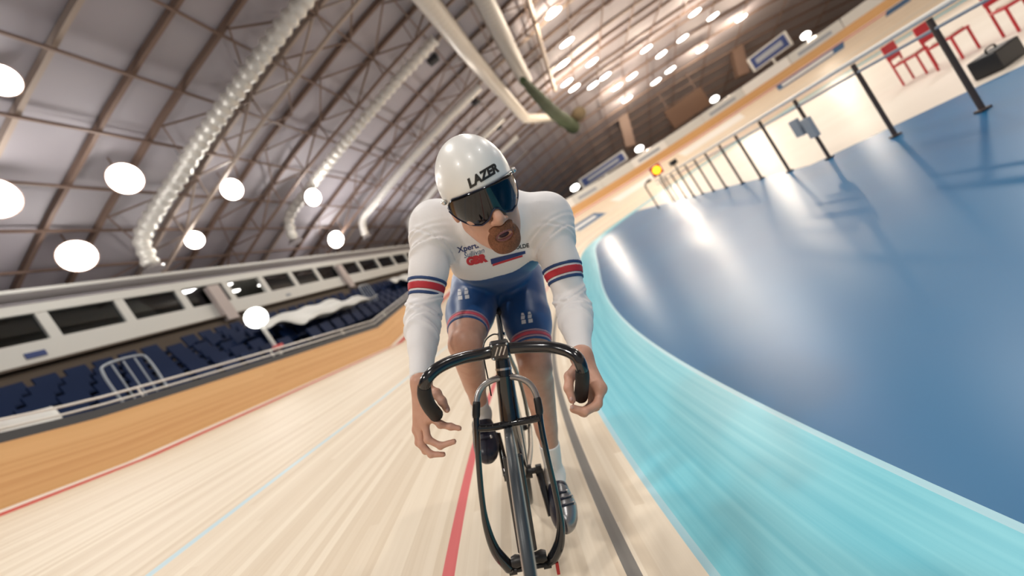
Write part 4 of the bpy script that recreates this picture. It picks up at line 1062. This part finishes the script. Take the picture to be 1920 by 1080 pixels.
# wheels
def wheel(c, name, full=False):
    ax_ = V(1, .0, 0) * 1.0; ax_ = unit(V(1, -.0, .0))
    w_ = thing(name, None, None); w_.parent = bike
    for k in ('label', 'category'):
        if k in w_: del w_[k]
    r0 = .335 - .0115
    pts = [c + V(0, r0 * math.cos(a), r0 * math.sin(a)) for a in np.linspace(0, 2 * PI, 120, endpoint=False)]
    MB().tube(np.array(pts), .0118, 12, closed=True, upv=(1, 0, 0)).build('tyre', M['tyre'], w_)
    MB().lathe([(.322, -.0105), (.312, -.0125), (.275, -.0145), (.268, -.0105), (.268, .0105), (.275, .0145), (.312, .0125), (.322, .0105)], c, (1, 0, 0), 96).build('rim', M['rimside'], w_)
    if full:
        MB().lathe([(.270, -.010), (.12, -.022), (.03, -.030), (.0, -.030)], c, (1, 0, 0), 64).build('disc', M['disc'], w_)
        MB().lathe([(.270, .010), (.12, .022), (.03, .030), (.0, .030)], c, (1, 0, 0), 64).build('disc', M['disc'], w_)
    else:
        for k in range(5):
            a = 2 * PI * k / 5 + .35; e = V(0, math.cos(a), math.sin(a)); MB().beam(c + e * .02, c + e * .275, .012, .05, up=V(1, 0, 0) if abs(e[2]) > .9 else (0, 0, 1)).build('blade_spoke', M['disc'], w_, bevel=.004)
    MB().lathe([(.012, -.046), (.016, -.034), (.013, -.02), (.013, .02), (.016, .034), (.012, .046)], c, (1, 0, 0), 18, capped=True).build('hub', M['satin'], w_)
    return w_
FH = V(.004, 0, .335)
wheel(FH, 'front_wheel'); wheel(RH, 'rear_wheel', True)
for c in (pl[-1], pr_[-1]):
    MB().lathe([(.010, -.010), (.010, .010)], c, (1, 0, 0), 12, capped=True).build('axle_nut', M['satin'], fko)
MB().tube([pl[-1], pr_[-1]], .006, 8).build('axle', M['satin'], fko)
MB().box(L(1045, 1062, .0), (.008, .02, .03)).build('chip', M['redlamp'], fko)
# cranks: left arm down and forward, right arm up and back
pdR = V(.140, .505, .145); pdL = V(-.085, .695, .425)
crx, clx = bbx + .065, bbx - .065
def crank(x0, pd):
    a = V(x0, BB[1], BB[2]); b = V(x0 + (.012 if pd[0] > x0 else -.012), pd[1], pd[2])
    c = MB(); c.tube(crom([a, a * .5 + b * .5, b], 6), np.linspace(.0165, .011, 13), 12, flat=1.0); o = c.build('crank_arm', M['carbon'], bike)
    MB().lathe([(.021, -.012), (.021, .012)], a, (1, 0, 0), 16, capped=True).build('crank_bolt', M['satin'], o)
    p_ = MB(); p_.box(V((b[0] + pd[0]) / 2 + (.03 if pd[0] > x0 else -.03), pd[1], pd[2]), (.055, .045, .018)); p_.build('pedal', M['black'], bike, bevel=.004)
    MB().tube([b, b + V((.075 if pd[0] > x0 else -.075), 0, 0)], .006, 8).build('pedal_axle', M['bluenut'] if pd[0] < x0 else M['silver'], bike)
crank(crx, pdR); crank(clx, pdL)
MB().tube([BB - V(.075, 0, 0), BB + V(.075, 0, 0)], .012, 10).build('crank_axle', M['satin'], bike)
chx = bbx - .048
MB().lathe([(.092, -.002), (.104, -.0015), (.104, .0015), (.092, .002), (.07, .003), (.07, -.003), (.092, -.002)], V(chx, .6, .285), (1, 0, 0), 48).build('chainring', M['silver'], bike)
ch = [V(chx, .6 + .104 * math.cos(a), .285 + .104 * math.sin(a)) for a in np.linspace(PI / 2, 3 * PI / 2, 14)] + [V(RH[0] - .048, .97 + .030 * math.cos(a), .335 + .030 * math.sin(a)) for a in np.linspace(-PI / 2, PI / 2, 8)]
MB().tube(np.array(ch), .004, 6, closed=True).build('chain', M['silver'], bike)
MB().tube(crom([L(938, 628, .08), L(925, 627, .10), L(912, 636, .10), L(906, 652, .08), L(908, 675, .06), L(916, 715, .06), L(921, 742, .07)], 6), .0022, 6).build('cable', M['satin'], bike)
MB().tube([L(939, 640, .05), L(938, 620, .06), L(932, 590, .10)], [.006, .0055, .003], 8).build('timing_sensor', M['satin'], bike)
# ------------------------------------------------------------------ lights
def area(loc, size, power, col=(1, .95, .88), target=None, name='lamp_light'):
    l = bpy.data.lights.new(name, 'AREA'); l.shape = 'DISK'; l.size = size; l.energy = power; l.color = col
    o = link(bpy.data.objects.new(name, l)); o.location = loc
    d = Vector((0, 0, -1)) if target is None else (Vector(target) - Vector(loc))
    o.rotation_euler = d.to_track_quat('-Z', 'Y').to_euler(); return o
for x, y, pw in ((-5, -6, 580), (5, -7, 700), (12, 2, 520), (-3, 5, 380), (3, 12, 400), (10, 16, 650), (20, 24, 1000), (8, 30, 900), (-2, 24, 450)):
    area((x, y, rz(x) - 1.3), 1.0, pw)
def bulb(loc, power, col, r=.25):
    l = bpy.data.lights.new('bulb_light', 'POINT'); l.energy = power; l.color = col; l.shadow_soft_size = r
    o = link(bpy.data.objects.new('bulb_light', l)); o.location = loc; return o
for k, c in enumerate(FP[:7]): bulb(tuple(c + V(.55, -.35, -.40)), 55 if k < 4 else 160, (1, .96, .9), .2)
for k in (0, 3, 5, 6, 8, 10, 12, 14, 17): bulb(tuple(LP[k] - V(0, 0, .35)), 700, (1, .82, .62), .16)
for y in (24, 31, 39, 48): area((-12.6, y, 7.75), .8, 240, (1, .95, .93), (-2, y + 3, 14), 'roof_fill')  # added fill along the gallery top to brighten the roof, no fixtures
for x, y in ((1, 41), (9, 45), (18, 46), (25, 43.5)): area((x, y, 4.3), .8, 600, (1, .84, .66), (x * .7, y - 12, 14), 'roof_fill')  # warm fill added behind the far barrier, lifting the dark far roof
w = bpy.data.worlds.new('world'); scene.world = w; w.use_nodes = True
w.node_tree.nodes['Background'].inputs[0].default_value = (1, .95, .92, 1); w.node_tree.nodes['Background'].inputs[1].default_value = .30
vs = scene.view_settings
scene.display_settings.display_device = 'sRGB'
vs.view_transform = 'Standard'; vs.look = 'None'; vs.gamma = 1; vs.use_curve_mapping = False; vs.exposure = .10
scene.cycles.use_denoising = True
scene.cycles.max_bounces = 6; scene.cycles.caustics_reflective = False; scene.cycles.caustics_refractive = False
scene.cycles.sample_clamp_indirect = 6
